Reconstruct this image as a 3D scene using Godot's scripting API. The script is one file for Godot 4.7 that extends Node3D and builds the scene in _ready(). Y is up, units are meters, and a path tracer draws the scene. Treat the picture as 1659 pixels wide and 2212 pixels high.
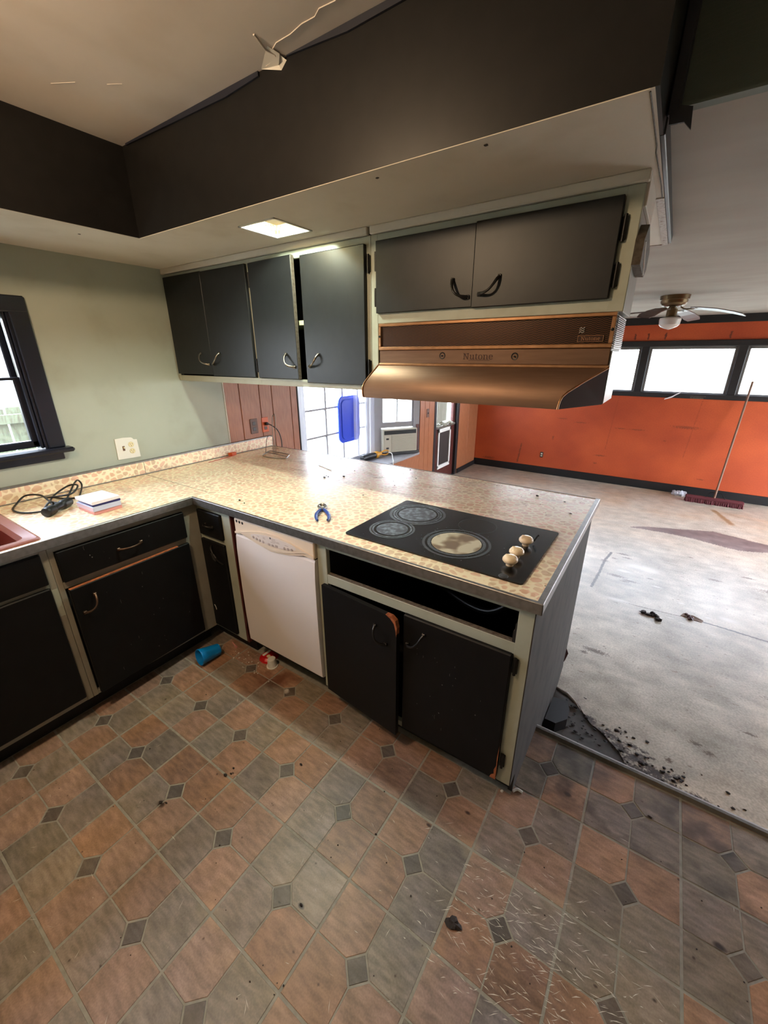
extends Node3D
# A worn kitchen with a peninsula, open to a sunken living room with an orange wall.
# Axes: x to the right along the peninsula, z towards the photographer, y up; kitchen floor at y = 0.

const SKY_ENERGY := 30.0
const EXPOSURE := 1.0
const LAMP_ENERGY := 1.45
const BULB_ENERGY := 1.5
const LF := -0.2            # living room floor
const WX := -0.02           # living room left wall face
const OZ := -5.67           # orange wall face

var used := {}
var M := {}


class MB:
	var v := PackedVector3Array()
	var n := PackedVector3Array()
	var uv := PackedVector2Array()
	var c := PackedColorArray()
	var col := Color(1, 1, 1)
	var U := Vector3(1, 0, 0)
	var W := Vector3(0, 0, 1)
	var uo := Vector2.ZERO
	var xf := Transform3D()

	func map(u: Vector3, w: Vector3, o := Vector2.ZERO) -> MB:
		U = u
		W = w
		uo = o
		return self

	func vert(p: Vector3, nn: Vector3) -> void:
		var q: Vector3 = xf * p
		v.append(q)
		n.append((xf.basis * nn).normalized())
		uv.append(Vector2(U.dot(q), W.dot(q)) + uo)
		c.append(col)

	func tri(a: Vector3, b: Vector3, d: Vector3, na: Vector3, nb: Vector3, nd: Vector3) -> void:
		if (d - a).cross(b - a).dot(na + nb + nd) < 0.0:
			vert(a, na); vert(d, nd); vert(b, nb)
		else:
			vert(a, na); vert(b, nb); vert(d, nd)

	func poly(p: Array, out: Vector3) -> void:
		var nn := Vector3.ZERO
		for i in range(1, p.size() - 1):
			nn += (p[i] - p[0]).cross(p[i + 1] - p[0])
		if nn.length() < 1e-14:
			return
		nn = nn.normalized()
		if nn.dot(out) < 0.0:
			nn = -nn
		for i in range(1, p.size() - 1):
			tri(p[0], p[i], p[i + 1], nn, nn, nn)

	func box(a: Vector3, b: Vector3, bev := 0.0) -> MB:
		var lo := Vector3(minf(a.x, b.x), minf(a.y, b.y), minf(a.z, b.z))
		var hi := Vector3(maxf(a.x, b.x), maxf(a.y, b.y), maxf(a.z, b.z))
		var s := hi - lo
		bev = minf(bev, 0.45 * minf(s.x, minf(s.y, s.z)))
		var ctr := (lo + hi) / 2.0
		var ax := [Vector3(1, 0, 0), Vector3(0, 1, 0), Vector3(0, 0, 1)]
		var h := s / 2.0
		var inner := h - Vector3(bev, bev, bev)
		for k in 3:
			var i := (k + 1) % 3
			var j := (k + 2) % 3
			for sg in [-1.0, 1.0]:
				var o: Vector3 = ctr + ax[k] * h[k] * sg
				var pu: Vector3 = ax[i] * inner[i]
				var pw: Vector3 = ax[j] * inner[j]
				poly([o - pu - pw, o + pu - pw, o + pu + pw, o - pu + pw], ax[k] * sg)
		if bev > 0.0:
			for k in 3:
				var i := (k + 1) % 3
				var j := (k + 2) % 3
				for si in [-1.0, 1.0]:
					for sj in [-1.0, 1.0]:
						var al: Vector3 = ax[k] * inner[k]
						var p1: Vector3 = ctr + ax[i] * h[i] * si + ax[j] * inner[j] * sj
						var p2: Vector3 = ctr + ax[i] * inner[i] * si + ax[j] * h[j] * sj
						poly([p1 - al, p1 + al, p2 + al, p2 - al], ax[i] * si + ax[j] * sj)
			for sx in [-1.0, 1.0]:
				for sy in [-1.0, 1.0]:
					for sz in [-1.0, 1.0]:
						var q := Vector3(sx, sy, sz)
						poly([ctr + Vector3(h.x, inner.y, inner.z) * q, ctr + Vector3(inner.x, h.y, inner.z) * q, ctr + Vector3(inner.x, inner.y, h.z) * q], q)
		return self

	func prism(p: Array, ext: Vector3, cap := true) -> MB:
		var nrm := ext.normalized()
		var e1 := nrm.cross(Vector3.UP if absf(nrm.y) < 0.9 else Vector3.RIGHT).normalized()
		var e2 := nrm.cross(e1)
		var f := PackedVector2Array()
		for q in p:
			f.append(Vector2(e1.dot(q), e2.dot(q)))
		var area := 0.0
		for i in f.size():
			area += f[i].cross(f[(i + 1) % f.size()])
		var sg := 1.0 if area > 0.0 else -1.0
		for i in p.size():
			var a: Vector3 = p[i]
			var b: Vector3 = p[(i + 1) % p.size()]
			poly([a, b, b + ext, a + ext], (b - a).cross(nrm) * sg)
		if cap:
			var t := Geometry2D.triangulate_polygon(f)
			for i in range(0, t.size(), 3):
				var a: Vector3 = p[t[i]]
				var b: Vector3 = p[t[i + 1]]
				var d: Vector3 = p[t[i + 2]]
				tri(a, b, d, -nrm, -nrm, -nrm)
				tri(a + ext, b + ext, d + ext, nrm, nrm, nrm)
		return self

	func tube(p: Array, r, seg := 8, closed := false) -> MB:
		var m := p.size()
		var rings := []
		var norms := []
		var side := Vector3.ZERO
		for i in m:
			var t: Vector3
			if closed:
				t = p[(i + 1) % m] - p[(i - 1 + m) % m]
			else:
				t = p[mini(i + 1, m - 1)] - p[maxi(i - 1, 0)]
			t = t.normalized()
			if side == Vector3.ZERO:
				side = t.cross(Vector3.UP if absf(t.y) < 0.9 else Vector3.RIGHT).normalized()
			else:
				side = (side - t * side.dot(t)).normalized()
			var up := t.cross(side)
			var rad: float = r[i] if r is Array else r
			var ring := []
			var nn := []
			for k in seg:
				var a := TAU * k / seg
				var d := side * cos(a) + up * sin(a)
				ring.append(p[i] + d * rad)
				nn.append(d)
			rings.append(ring)
			norms.append(nn)
		for i in (m if closed else m - 1):
			var j := (i + 1) % m
			for k in seg:
				var l := (k + 1) % seg
				tri(rings[i][k], rings[i][l], rings[j][l], norms[i][k], norms[i][l], norms[j][l])
				tri(rings[i][k], rings[j][l], rings[j][k], norms[i][k], norms[j][l], norms[j][k])
		if not closed:
			poly(rings[0], p[0] - p[1])
			poly(rings[m - 1], p[m - 1] - p[m - 2])
		return self

	func lathe(prof: Array, o: Vector3, ax := Vector3.UP, seg := 24, smooth := false) -> MB:
		ax = ax.normalized()
		var e1 := ax.cross(Vector3.RIGHT if absf(ax.x) < 0.9 else Vector3.UP).normalized()
		var e2 := ax.cross(e1)
		var sn := []
		for i in prof.size() - 1:
			var d: Vector2 = prof[i + 1] - prof[i]
			sn.append(Vector2(d.y, -d.x).normalized())
		for i in prof.size() - 1:
			var na: Vector2 = sn[i]
			var nb: Vector2 = sn[i]
			if smooth and i > 0:
				na = (sn[i] + sn[i - 1]).normalized()
			if smooth and i < sn.size() - 1:
				nb = (sn[i] + sn[i + 1]).normalized()
			for k in seg:
				var d1 := e1 * cos(TAU * k / seg) + e2 * sin(TAU * k / seg)
				var d2 := e1 * cos(TAU * (k + 1) / seg) + e2 * sin(TAU * (k + 1) / seg)
				var p: Vector2 = prof[i]
				var q: Vector2 = prof[i + 1]
				var a := o + d1 * p.x + ax * p.y
				var b := o + d2 * p.x + ax * p.y
				var g := o + d2 * q.x + ax * q.y
				var f := o + d1 * q.x + ax * q.y
				var n1 := d1 * na.x + ax * na.y
				var n2 := d2 * na.x + ax * na.y
				var n3 := d2 * nb.x + ax * nb.y
				var n4 := d1 * nb.x + ax * nb.y
				if p.x > 1e-6:
					tri(a, b, g, n1, n2, n3)
				if q.x > 1e-6:
					tri(a, g, f, n1, n3, n4)
		return self

	func loft(rings: Array, out_from = null, cap_last := false) -> MB:
		for i in rings.size() - 1:
			var m: int = rings[i].size()
			for k in m:
				var l := (k + 1) % m
				var quad := [rings[i][k], rings[i][l], rings[i + 1][l], rings[i + 1][k]]
				var ctr: Vector3 = (quad[0] + quad[1] + quad[2] + quad[3]) / 4.0
				poly(quad, (ctr - out_from) if out_from != null else Vector3.UP)
		if cap_last:
			poly(rings[-1], Vector3.UP)
		return self

	func blob(o: Vector3, r: Vector3, rng: RandomNumberGenerator, seg := 8, rough := 0.25) -> MB:
		var g := []
		for i in seg / 2 + 1:
			var row := []
			for k in seg:
				var th := PI * i / (seg / 2)
				var ph := TAU * k / seg
				var s := 1.0 + rng.randf_range(-rough, rough)
				row.append(o + Vector3(sin(th) * cos(ph) * r.x, cos(th) * r.y, sin(th) * sin(ph) * r.z) * s)
			g.append(row)
		for k in seg:
			g[0][k] = g[0][0]
			g[-1][k] = g[-1][0]
		for i in g.size() - 1:
			for k in seg:
				var l := (k + 1) % seg
				var ctr: Vector3 = (g[i][k] + g[i + 1][l]) / 2.0
				poly([g[i][k], g[i][l], g[i + 1][l], g[i + 1][k]], ctr - o)
		return self


# ---------------------------------------------------------------- nodes
func nm(par: Node, called: String) -> String:
	var key := str(par.get_instance_id()) + called
	var k: int = used.get(key, 0)
	used[key] = k + 1
	return called if k == 0 else "%s_%03d" % [called, k]

func part(par: Node3D, called: String, mb: MB, m: Material, label := "") -> MeshInstance3D:
	var lo := mb.v[0]
	var hi := mb.v[0]
	for q in mb.v:
		lo = lo.min(q)
		hi = hi.max(q)
	var at := Vector3((lo.x + hi.x) / 2, lo.y, (lo.z + hi.z) / 2)
	var pv := PackedVector3Array()
	pv.resize(mb.v.size())
	for i in mb.v.size():
		pv[i] = mb.v[i] - at
	var a := []
	a.resize(Mesh.ARRAY_MAX)
	a[Mesh.ARRAY_VERTEX] = pv
	a[Mesh.ARRAY_NORMAL] = mb.n
	a[Mesh.ARRAY_TEX_UV] = mb.uv
	a[Mesh.ARRAY_COLOR] = mb.c
	var me := ArrayMesh.new()
	me.add_surface_from_arrays(Mesh.PRIMITIVE_TRIANGLES, a)
	me.surface_set_material(0, m)
	var o := MeshInstance3D.new()
	o.mesh = me
	o.name = nm(par, called)
	par.add_child(o, true)
	o.position = at - (par.global_position if par != self else Vector3.ZERO)
	if label:
		o.set_meta("label", label)
	return o

func thing(called: String, label: String, category: String, at: Vector3, group := "") -> Node3D:
	var o := Node3D.new()
	o.name = nm(self, called)
	add_child(o, true)
	o.position = at
	return tag(o, label, category, group)

func tag(o: Node3D, label: String, category: String, group := "") -> Node3D:
	o.set_meta("label", label)
	o.set_meta("category", category)
	if group:
		o.set_meta("group", group)
	return o

func struct(called: String, mb: MB, m: Material, label := "") -> MeshInstance3D:
	var o := part(self, called, mb, m, label)
	o.set_meta("kind", "structure")
	return o

func stuff(o: Node3D) -> Node3D:
	o.set_meta("kind", "stuff")
	return o

# ---------------------------------------------------------------- materials
func mat(key: String, color: Color, rough := 0.6, metal := 0.0, tex: Texture2D = null, scale := Vector3.ONE) -> StandardMaterial3D:
	var m := StandardMaterial3D.new()
	m.resource_name = key
	m.albedo_color = color
	m.roughness = rough
	m.metallic = metal
	if tex:
		m.albedo_texture = tex
		m.uv1_triplanar = true
		m.uv1_world_triplanar = true
		m.uv1_scale = scale
	M[key] = m
	return m

func ntex(sd: int, freq: float, oct: int, stops: Array, size := 512, kind := FastNoiseLite.TYPE_SIMPLEX_SMOOTH) -> NoiseTexture2D:
	var f := FastNoiseLite.new()
	f.seed = sd
	f.frequency = freq
	f.fractal_octaves = oct
	f.noise_type = kind
	var t := NoiseTexture2D.new()
	t.width = size
	t.height = size
	t.seamless = true
	t.noise = f
	var g := Gradient.new()
	var off := PackedFloat32Array()
	var cols := PackedColorArray()
	for s in stops:
		off.append(s[0])
		cols.append(s[1])
	g.offsets = off
	g.colors = cols
	t.color_ramp = g
	return t

func field(sd: int, freq: float, oct: int, w: int, h: int, kind := FastNoiseLite.TYPE_SIMPLEX_SMOOTH, ret := -1, warp := 0.0, round_off := 0) -> PackedByteArray:
	var f := FastNoiseLite.new()
	f.seed = sd
	f.frequency = freq
	f.fractal_octaves = oct
	f.noise_type = kind
	if oct <= 1:
		f.fractal_type = FastNoiseLite.FRACTAL_NONE
	if ret >= 0:
		f.cellular_return_type = ret
		f.cellular_jitter = 0.95
	if warp > 0.0:
		f.domain_warp_enabled = true
		f.domain_warp_amplitude = warp
		f.domain_warp_frequency = freq * 1.3
		f.domain_warp_fractal_type = FastNoiseLite.DOMAIN_WARP_FRACTAL_NONE
	var im := f.get_image(w, h, false, false, true)
	im.convert(Image.FORMAT_L8)
	if round_off > 1:
		im.resize(w / round_off, h / round_off, Image.INTERPOLATE_LANCZOS)
		im.resize(w, h, Image.INTERPOLATE_CUBIC)
	return im.get_data()

func stretched(sd: int, freq: float, oct: int, w0: int, h0: int, w: int, h: int) -> PackedByteArray:
	var f := FastNoiseLite.new()
	f.seed = sd
	f.frequency = freq
	f.fractal_octaves = oct
	var im := f.get_image(w0, h0, false, false, true)
	im.convert(Image.FORMAT_L8)
	im.resize(w, h, Image.INTERPOLATE_CUBIC)
	return im.get_data()

func image_tex(d: PackedByteArray, w: int, h: int) -> ImageTexture:
	return ImageTexture.create_from_image(Image.create_from_data(w, h, false, Image.FORMAT_RGB8, d))

# blends colour col into picture d inside an irregular ellipse
func smudge(d: PackedByteArray, w: int, h: int, cx: float, cy: float, rx: float, ry: float, col: Array, amount: float, nz: PackedByteArray, hard := 1.5) -> void:
	for y in range(maxi(0, int(cy - ry * 1.4)), mini(h, int(cy + ry * 1.4) + 1)):
		for x in range(maxi(0, int(cx - rx * 1.4)), mini(w, int(cx + rx * 1.4) + 1)):
			var i := y * w + x
			var q := sqrt(pow((x - cx) / rx, 2) + pow((y - cy) / ry, 2)) + (nz[i] / 255.0 - 0.5) * 1.2
			var k := clampf((1.0 - q) * hard, 0.0, 1.0) * amount
			if k > 0.0:
				for b in 3:
					d[i * 3 + b] = int(lerpf(d[i * 3 + b], col[b], k))

func line_px(d: PackedByteArray, w: int, h: int, pts: Array, r: float, col: Array, amount: float, rng: RandomNumberGenerator) -> void:
	for s in pts.size() - 1:
		var a: Vector2 = pts[s]
		var b: Vector2 = pts[s + 1]
		var steps := int(a.distance_to(b)) + 1
		for i in steps:
			var p := a.lerp(b, float(i) / steps) + Vector2(rng.randf_range(-r, r), rng.randf_range(-r, r)) * 0.5
			var rr := r * rng.randf_range(0.5, 1.2)
			for y in range(int(p.y - rr), int(p.y + rr) + 1):
				for x in range(int(p.x - rr), int(p.x + rr) + 1):
					if x >= 0 and y >= 0 and x < w and y < h and Vector2(x, y).distance_to(p) <= rr + 0.4:
						var j := (y * w + x) * 3
						for k in 3:
							d[j + k] = int(lerpf(d[j + k], col[k], amount))

func counter_texture() -> ImageTexture:
	var w := 2048
	var h := 1084
	var edge := field(11, 1.0 / 27.0, 1, w, h, FastNoiseLite.TYPE_CELLULAR, FastNoiseLite.RETURN_DISTANCE2_SUB, 7.0, 7)
	var cell := field(11, 1.0 / 27.0, 1, w, h, FastNoiseLite.TYPE_CELLULAR, FastNoiseLite.RETURN_CELL_VALUE, 7.0)
	var soft := field(5, 1.0 / 60.0, 3, w, h)
	var wear := field(8, 1.0 / 420.0, 3, w, h)
	var pal := [[230, 190, 160], [232, 197, 167], [224, 183, 155], [223, 193, 160], [216, 187, 156], [233, 190, 163], [226, 198, 166]]
	var lut := []
	for i in 256:
		lut.append(pal[(i * 7919) % 7])
	var d := PackedByteArray()
	d.resize(w * h * 3)
	for i in w * h:
		var e := clampf((edge[i] - 37.0) / 18.0, 0.0, 1.0)
		var s: Array = lut[cell[i]]
		var k := (soft[i] - 128) * 0.10 - 4.0
		var f := e * (0.97 if wear[i] < 150 else 0.86)
		d[i * 3] = clampi(int(lerpf(244, s[0] + k, f)), 0, 255)
		d[i * 3 + 1] = clampi(int(lerpf(230, s[1] + k, f)), 0, 255)
		d[i * 3 + 2] = clampi(int(lerpf(200, s[2] + k, f)), 0, 255)
	var rng := RandomNumberGenerator.new()
	rng.seed = 4
	var nz := field(9, 1.0 / 30.0, 3, w, h)
	# brown stains and scraped places (x, z from the counter's far left corner)
	for q in [[0.95, 0.45, 0.16, 0.05, 0.45], [1.25, 0.30, 0.10, 0.03, 0.35], [0.55, 0.25, 0.3, 0.10, 0.25], [1.75, 0.12, 0.3, 0.05, 0.25], [2.25, 0.16, 0.12, 0.03, 0.4], [1.4, 0.42, 0.06, 0.015, 0.4]]:
		smudge(d, w, h, q[0] * 832, q[1] * 832, q[2] * 832, q[3] * 832, [128, 100, 82], q[4], nz, 0.8)
	for i in 60:
		smudge(d, w, h, rng.randf() * w, rng.randf() * 900, rng.randf_range(2, 6), rng.randf_range(1.5, 3), [112, 88, 70], 0.6, nz)
	return image_tex(d, w, h)

func floor_texture() -> ImageTexture:
	# covers x 0.5..3.9, z -0.5..1.5 of the kitchen floor at 450 px a metre; multiplies the tiles' own colours
	var w := 1530
	var h := 900
	var blot := field(21, 1.0 / 45.0, 4, w, h)
	var big := field(22, 1.0 / 300.0, 3, w, h)
	var streak := stretched(23, 0.11, 3, 380, 900, w, h)
	var fine := field(24, 0.35, 2, w, h)
	var d := PackedByteArray()
	d.resize(w * h * 3)
	for i in w * h:
		var k := 186.0 + (blot[i] - 128) * 0.12 + (big[i] - 128) * 0.12 + (streak[i] - 128) * 0.24 + (fine[i] - 128) * 0.14
		d[i * 3] = clampi(int(k + 6 + (big[i] - 128) * 0.05), 0, 255)
		d[i * 3 + 1] = clampi(int(k), 0, 255)
		d[i * 3 + 2] = clampi(int(k - 4 - (big[i] - 128) * 0.10 + (blot[i] - 128) * 0.05), 0, 255)
	var rng := RandomNumberGenerator.new()
	rng.seed = 77
	var at := func(x: float, z: float) -> Vector2: return Vector2((x - 0.5) * 450, (z + 0.5) * 450)
	# trodden-in soot along the threshold
	for i in 26:
		var p: Vector2 = at.call(rng.randf_range(2.3, 3.6), -0.42 + absf(rng.randfn(0, 0.13)))
		smudge(d, w, h, p.x, p.y, rng.randf_range(20, 75), rng.randf_range(12, 34), [70, 66, 68], 0.42, blot, 0.9)
	for i in 7:
		var p: Vector2 = at.call(rng.randf_range(0.7, 1.6), rng.randf_range(-0.1, 0.1))
		smudge(d, w, h, p.x, p.y, rng.randf_range(20, 70), rng.randf_range(10, 30), [120, 78, 58], 0.45, blot, 0.9)
	# light worn corners
	for q in [[1.76, 0.79], [2.06, 0.78], [2.05, 0.185], [1.46, 0.5], [2.36, 0.18], [1.75, 0.48], [2.66, 0.18], [1.61, 0.2], [2.06, 0.49], [2.36, 0.49]]:
		var p: Vector2 = at.call(q[0], q[1])
		smudge(d, w, h, p.x, p.y, 22, 20, [252, 243, 220], 0.6, blot, 0.8)
	for q in [[1.423, .494, 5], [1.44, .47, 4], [1.646, .289, 5], [1.316, .70, 9], [1.98, .627, 5], [2.06, .333, 4], [2.868, -.28, 6], [2.2, .2, 4], [2.3, .08, 5], [2.6, -.2, 7], [3.0, .3, 6], [3.05, .02, 8], [2.9, .25, 5]]:
		var p: Vector2 = at.call(q[0], q[1])
		smudge(d, w, h, p.x, p.y, q[2], q[2] * 0.6, [50, 34, 26], 0.85, blot)
	for i in 90:
		var p: Vector2 = at.call(rng.randf_range(0.7, 3.5), rng.randf_range(-0.4, 1.1))
		smudge(d, w, h, p.x, p.y, rng.randf_range(1, 3), rng.randf_range(1, 2.2), [70, 52, 42], 0.7, blot)
	return image_tex(d, w, h)

func living_texture() -> ImageTexture:
	# covers x -0.1..5.9, z -5.7..-0.4 at 330 px a metre
	var w := 1980
	var h := 1750
	var big := field(31, 1.0 / 360.0, 4, w, h)
	var blot := field(32, 1.0 / 60.0, 4, w, h)
	var fine := field(33, 0.22, 3, w, h)
	var str_ := stretched(34, 0.03, 4, 500, 1750, w, h)
	var d := PackedByteArray()
	d.resize(w * h * 3)
	for y in h:
		var far := clampf(1.0 - float(y) / 1000.0, 0.0, 1.0)
		for x in w:
			var i := y * w + x
			var k := (big[i] - 128) * 0.20 + (blot[i] - 128) * 0.16 + (fine[i] - 128) * 0.20 + (str_[i] - 128) * 0.12
			var br := clampf((big[i] - 100) / 110.0 + (str_[i] - 128) / 300.0, 0.0, 1.0) * far
			d[i * 3] = clampi(int(lerpf(204, 168, br) + k), 0, 255)
			d[i * 3 + 1] = clampi(int(lerpf(197, 142, br) + k), 0, 255)
			d[i * 3 + 2] = clampi(int(lerpf(184, 116, br) + k), 0, 255)
	var rng := RandomNumberGenerator.new()
	rng.seed = 5
	var at := func(x: float, z: float) -> Vector2: return Vector2((x + 0.1) * 330, (z + 5.7) * 330)
	# lens-shaped bare patch
	var lens := PackedVector2Array()
	for q in [[2.55, -3.92], [2.68, -4.02], [2.83, -4.09], [3.05, -4.17], [3.31, -4.28], [3.6, -4.2], [4.1, -4.05], [4.3, -3.8], [3.9, -3.86], [3.73, -3.93], [3.5, -3.84], [3.41, -3.85], [3.15, -3.93], [2.89, -3.95]]:
		lens.append(at.call(q[0], q[1]))
	for y in range(int(at.call(0, -4.35).y), int(at.call(0, -3.7).y)):
		for x in range(int(at.call(2.4, 0).x), int(at.call(4.4, 0).x)):
			var i := y * w + x
			if Geometry2D.is_point_in_polygon(Vector2(x + (blot[i] - 128) * 0.08, y + (fine[i] - 128) * 0.06), lens):
				var k := (blot[i] - 128) * 0.2
				d[i * 3] = int(118 + k)
				d[i * 3 + 1] = int(104 + k)
				d[i * 3 + 2] = int(102 + k)
	# soot and mould beside the threshold
	for i in 210:
		var t := rng.randf()
		var p: Vector2 = at.call(2.5 + t * 0.62 + rng.randfn(0, 0.06), -0.93 + t * 0.33 + absf(rng.randfn(0, 0.10)))
		smudge(d, w, h, p.x, p.y, rng.randf_range(4, 15), rng.randf_range(2, 8), [62, 52, 50], 0.75, fine)
	for q in [[2.55, -0.75, 70, 45, 0.7], [2.75, -0.62, 60, 25, 0.6], [2.52, -0.95, 30, 30, 0.5], [2.95, -0.52, 70, 20, 0.5]]:
		var p: Vector2 = at.call(q[0], q[1])
		smudge(d, w, h, p.x, p.y, q[2], q[3], [84, 74, 70], q[4], blot, 0.8)
	# seams and black scraped lines
	line_px(d, w, h, [at.call(2.62, -2.19), at.call(2.74, -2.19), at.call(2.92, -2.205), at.call(3.02, -2.215)], 1.0, [88, 74, 62], 0.6, rng)
	line_px(d, w, h, [at.call(3.14, -2.222), at.call(3.5, -2.19), at.call(3.7, -2.17), at.call(5.5, -2.1)], 2.0, [66, 56, 50], 0.8, rng)
	line_px(d, w, h, [at.call(2.46, -3.1), at.call(2.43, -2.9), at.call(2.42, -2.6), at.call(2.40, -2.3)], 3.0, [84, 72, 66], 0.5, rng)
	line_px(d, w, h, [at.call(3.37, -5.1), at.call(3.51, -4.63)], 9.0, [150, 118, 84], 0.14, rng)
	for q in [[2.43, -2.88, 13, 8], [2.56, -3.12, 22, 8], [2.60, -3.05, 16, 6], [2.50, -2.98, 10, 5], [2.55, -2.62, 30, 9], [2.66, -2.58, 22, 7], [2.80, -2.72, 10, 4], [2.62, -2.55, 12, 5], [3.26, -3.0, 20, 7], [3.1, -3.4, 9, 4], [3.7, -3.0, 60, 16], [3.75, -2.8, 40, 20], [3.5, -3.2, 20, 6], [2.49, -1.4, 9, 6], [2.55, -1.45, 30, 9], [3.07, -0.98, 11, 5], [3.12, -0.95, 9, 6], [2.96, -0.80, 6, 7], [3.45, -1.55, 20, 6], [3.3, -1.2, 12, 4]]:
		var p: Vector2 = at.call(q[0], q[1])
		smudge(d, w, h, p.x, p.y, q[2], q[3], [92, 76, 64], 0.75, fine)
	# chalky white splashes
	for q in [[2.72, -2.9, 50, 22], [2.6, -2.75, 26, 10], [2.95, -2.15, 12, 3], [3.02, -2.12, 9, 3], [3.3, -2.35, 22, 12], [3.18, -2.3, 10, 5], [3.02, -2.42, 9, 4], [3.2, -2.08, 8, 3], [2.85, -2.6, 16, 6], [2.6, -2.2, 40, 10]]:
		var p: Vector2 = at.call(q[0], q[1])
		smudge(d, w, h, p.x, p.y, q[2], q[3], [240, 238, 234], 0.7, fine)
	for i in 320:
		var p: Vector2 = at.call(rng.randf_range(2.3, 4.0), -5.4 + 4.9 * pow(rng.randf(), 0.6))
		smudge(d, w, h, p.x, p.y, rng.randf_range(1, 6), rng.randf_range(0.8, 2.5), [112, 92, 74], 0.5, fine)
	return image_tex(d, w, h)

func orange_texture() -> ImageTexture:
	var w := 1024
	var h := 512
	var big := field(41, 1.0 / 200.0, 4, w, h)
	var fine := field(42, 0.3, 2, w, h)
	var d := PackedByteArray()
	d.resize(w * h * 3)
	for i in w * h:
		var k := (big[i] - 128) * 0.14 + (fine[i] - 128) * 0.06
		d[i * 3] = clampi(int(176 + k), 0, 255)
		d[i * 3 + 1] = clampi(int(73 + k * 0.7), 0, 255)
		d[i * 3 + 2] = clampi(int(34 + k * 0.4), 0, 255)
	var rng := RandomNumberGenerator.new()
	rng.seed = 9
	# u = x / 6 m, v = 1 - (y + 0.2) / 2.4 m
	var at := func(x: float, y: float) -> Vector2: return Vector2(x / 6.0 * w, (1.0 - (y + 0.2) / 2.4) * h)
	for q in [[1.35, 0.70, 14, 2], [1.62, 0.66, 18, 2], [2.15, 0.62, 16, 2], [2.35, 0.62, 20, 2], [2.7, 0.5, 6, 2], [3.2, 0.03, 10, 2], [1.95, 0.2, 16, 3], [1.9, 0.08, 6, 3], [0.25, -0.05, 20, 6], [1.25, 0.4, 3, 8], [2.9, 0.7, 30, 5]]:
		var p: Vector2 = at.call(q[0], q[1])
		smudge(d, w, h, p.x, p.y, q[2], q[3], [110, 44, 20], 0.65, fine)
	for x in [2.05, 3.0]:
		line_px(d, w, h, [at.call(x, 1.05), at.call(x - 0.05, 0.3)], 0.8, [140, 52, 22], 0.35, rng)
	line_px(d, w, h, [at.call(0.78, 0.25), at.call(0.74, -0.06)], 1.6, [120, 50, 24], 0.6, rng)
	for x in [2.25, 2.44, 3.1, 2.1]:
		line_px(d, w, h, [at.call(x, 1.86), at.call(x, 1.79)], 1.4, [96, 36, 20], 0.7, rng)
	return image_tex(d, w, h)

func grille_texture() -> ImageTexture:
	# herringbone expanded metal, 32 x 32 px = 16 x 16 mm
	var s := 64
	var d := PackedByteArray()
	d.resize(s * s * 3)
	for y in s:
		for x in s:
			var col := int(x / 16.0) % 2
			var yy := y + int((x % 16) * 0.5) * (1 if col == 0 else -1)
			var k := posmod(yy, 16)
			var on := k < 6
			var i := (y * s + x) * 3
			d[i] = 150 if on else 22
			d[i + 1] = 100 if on else 13
			d[i + 2] = 64 if on else 9
	return image_tex(d, s, s)

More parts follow.
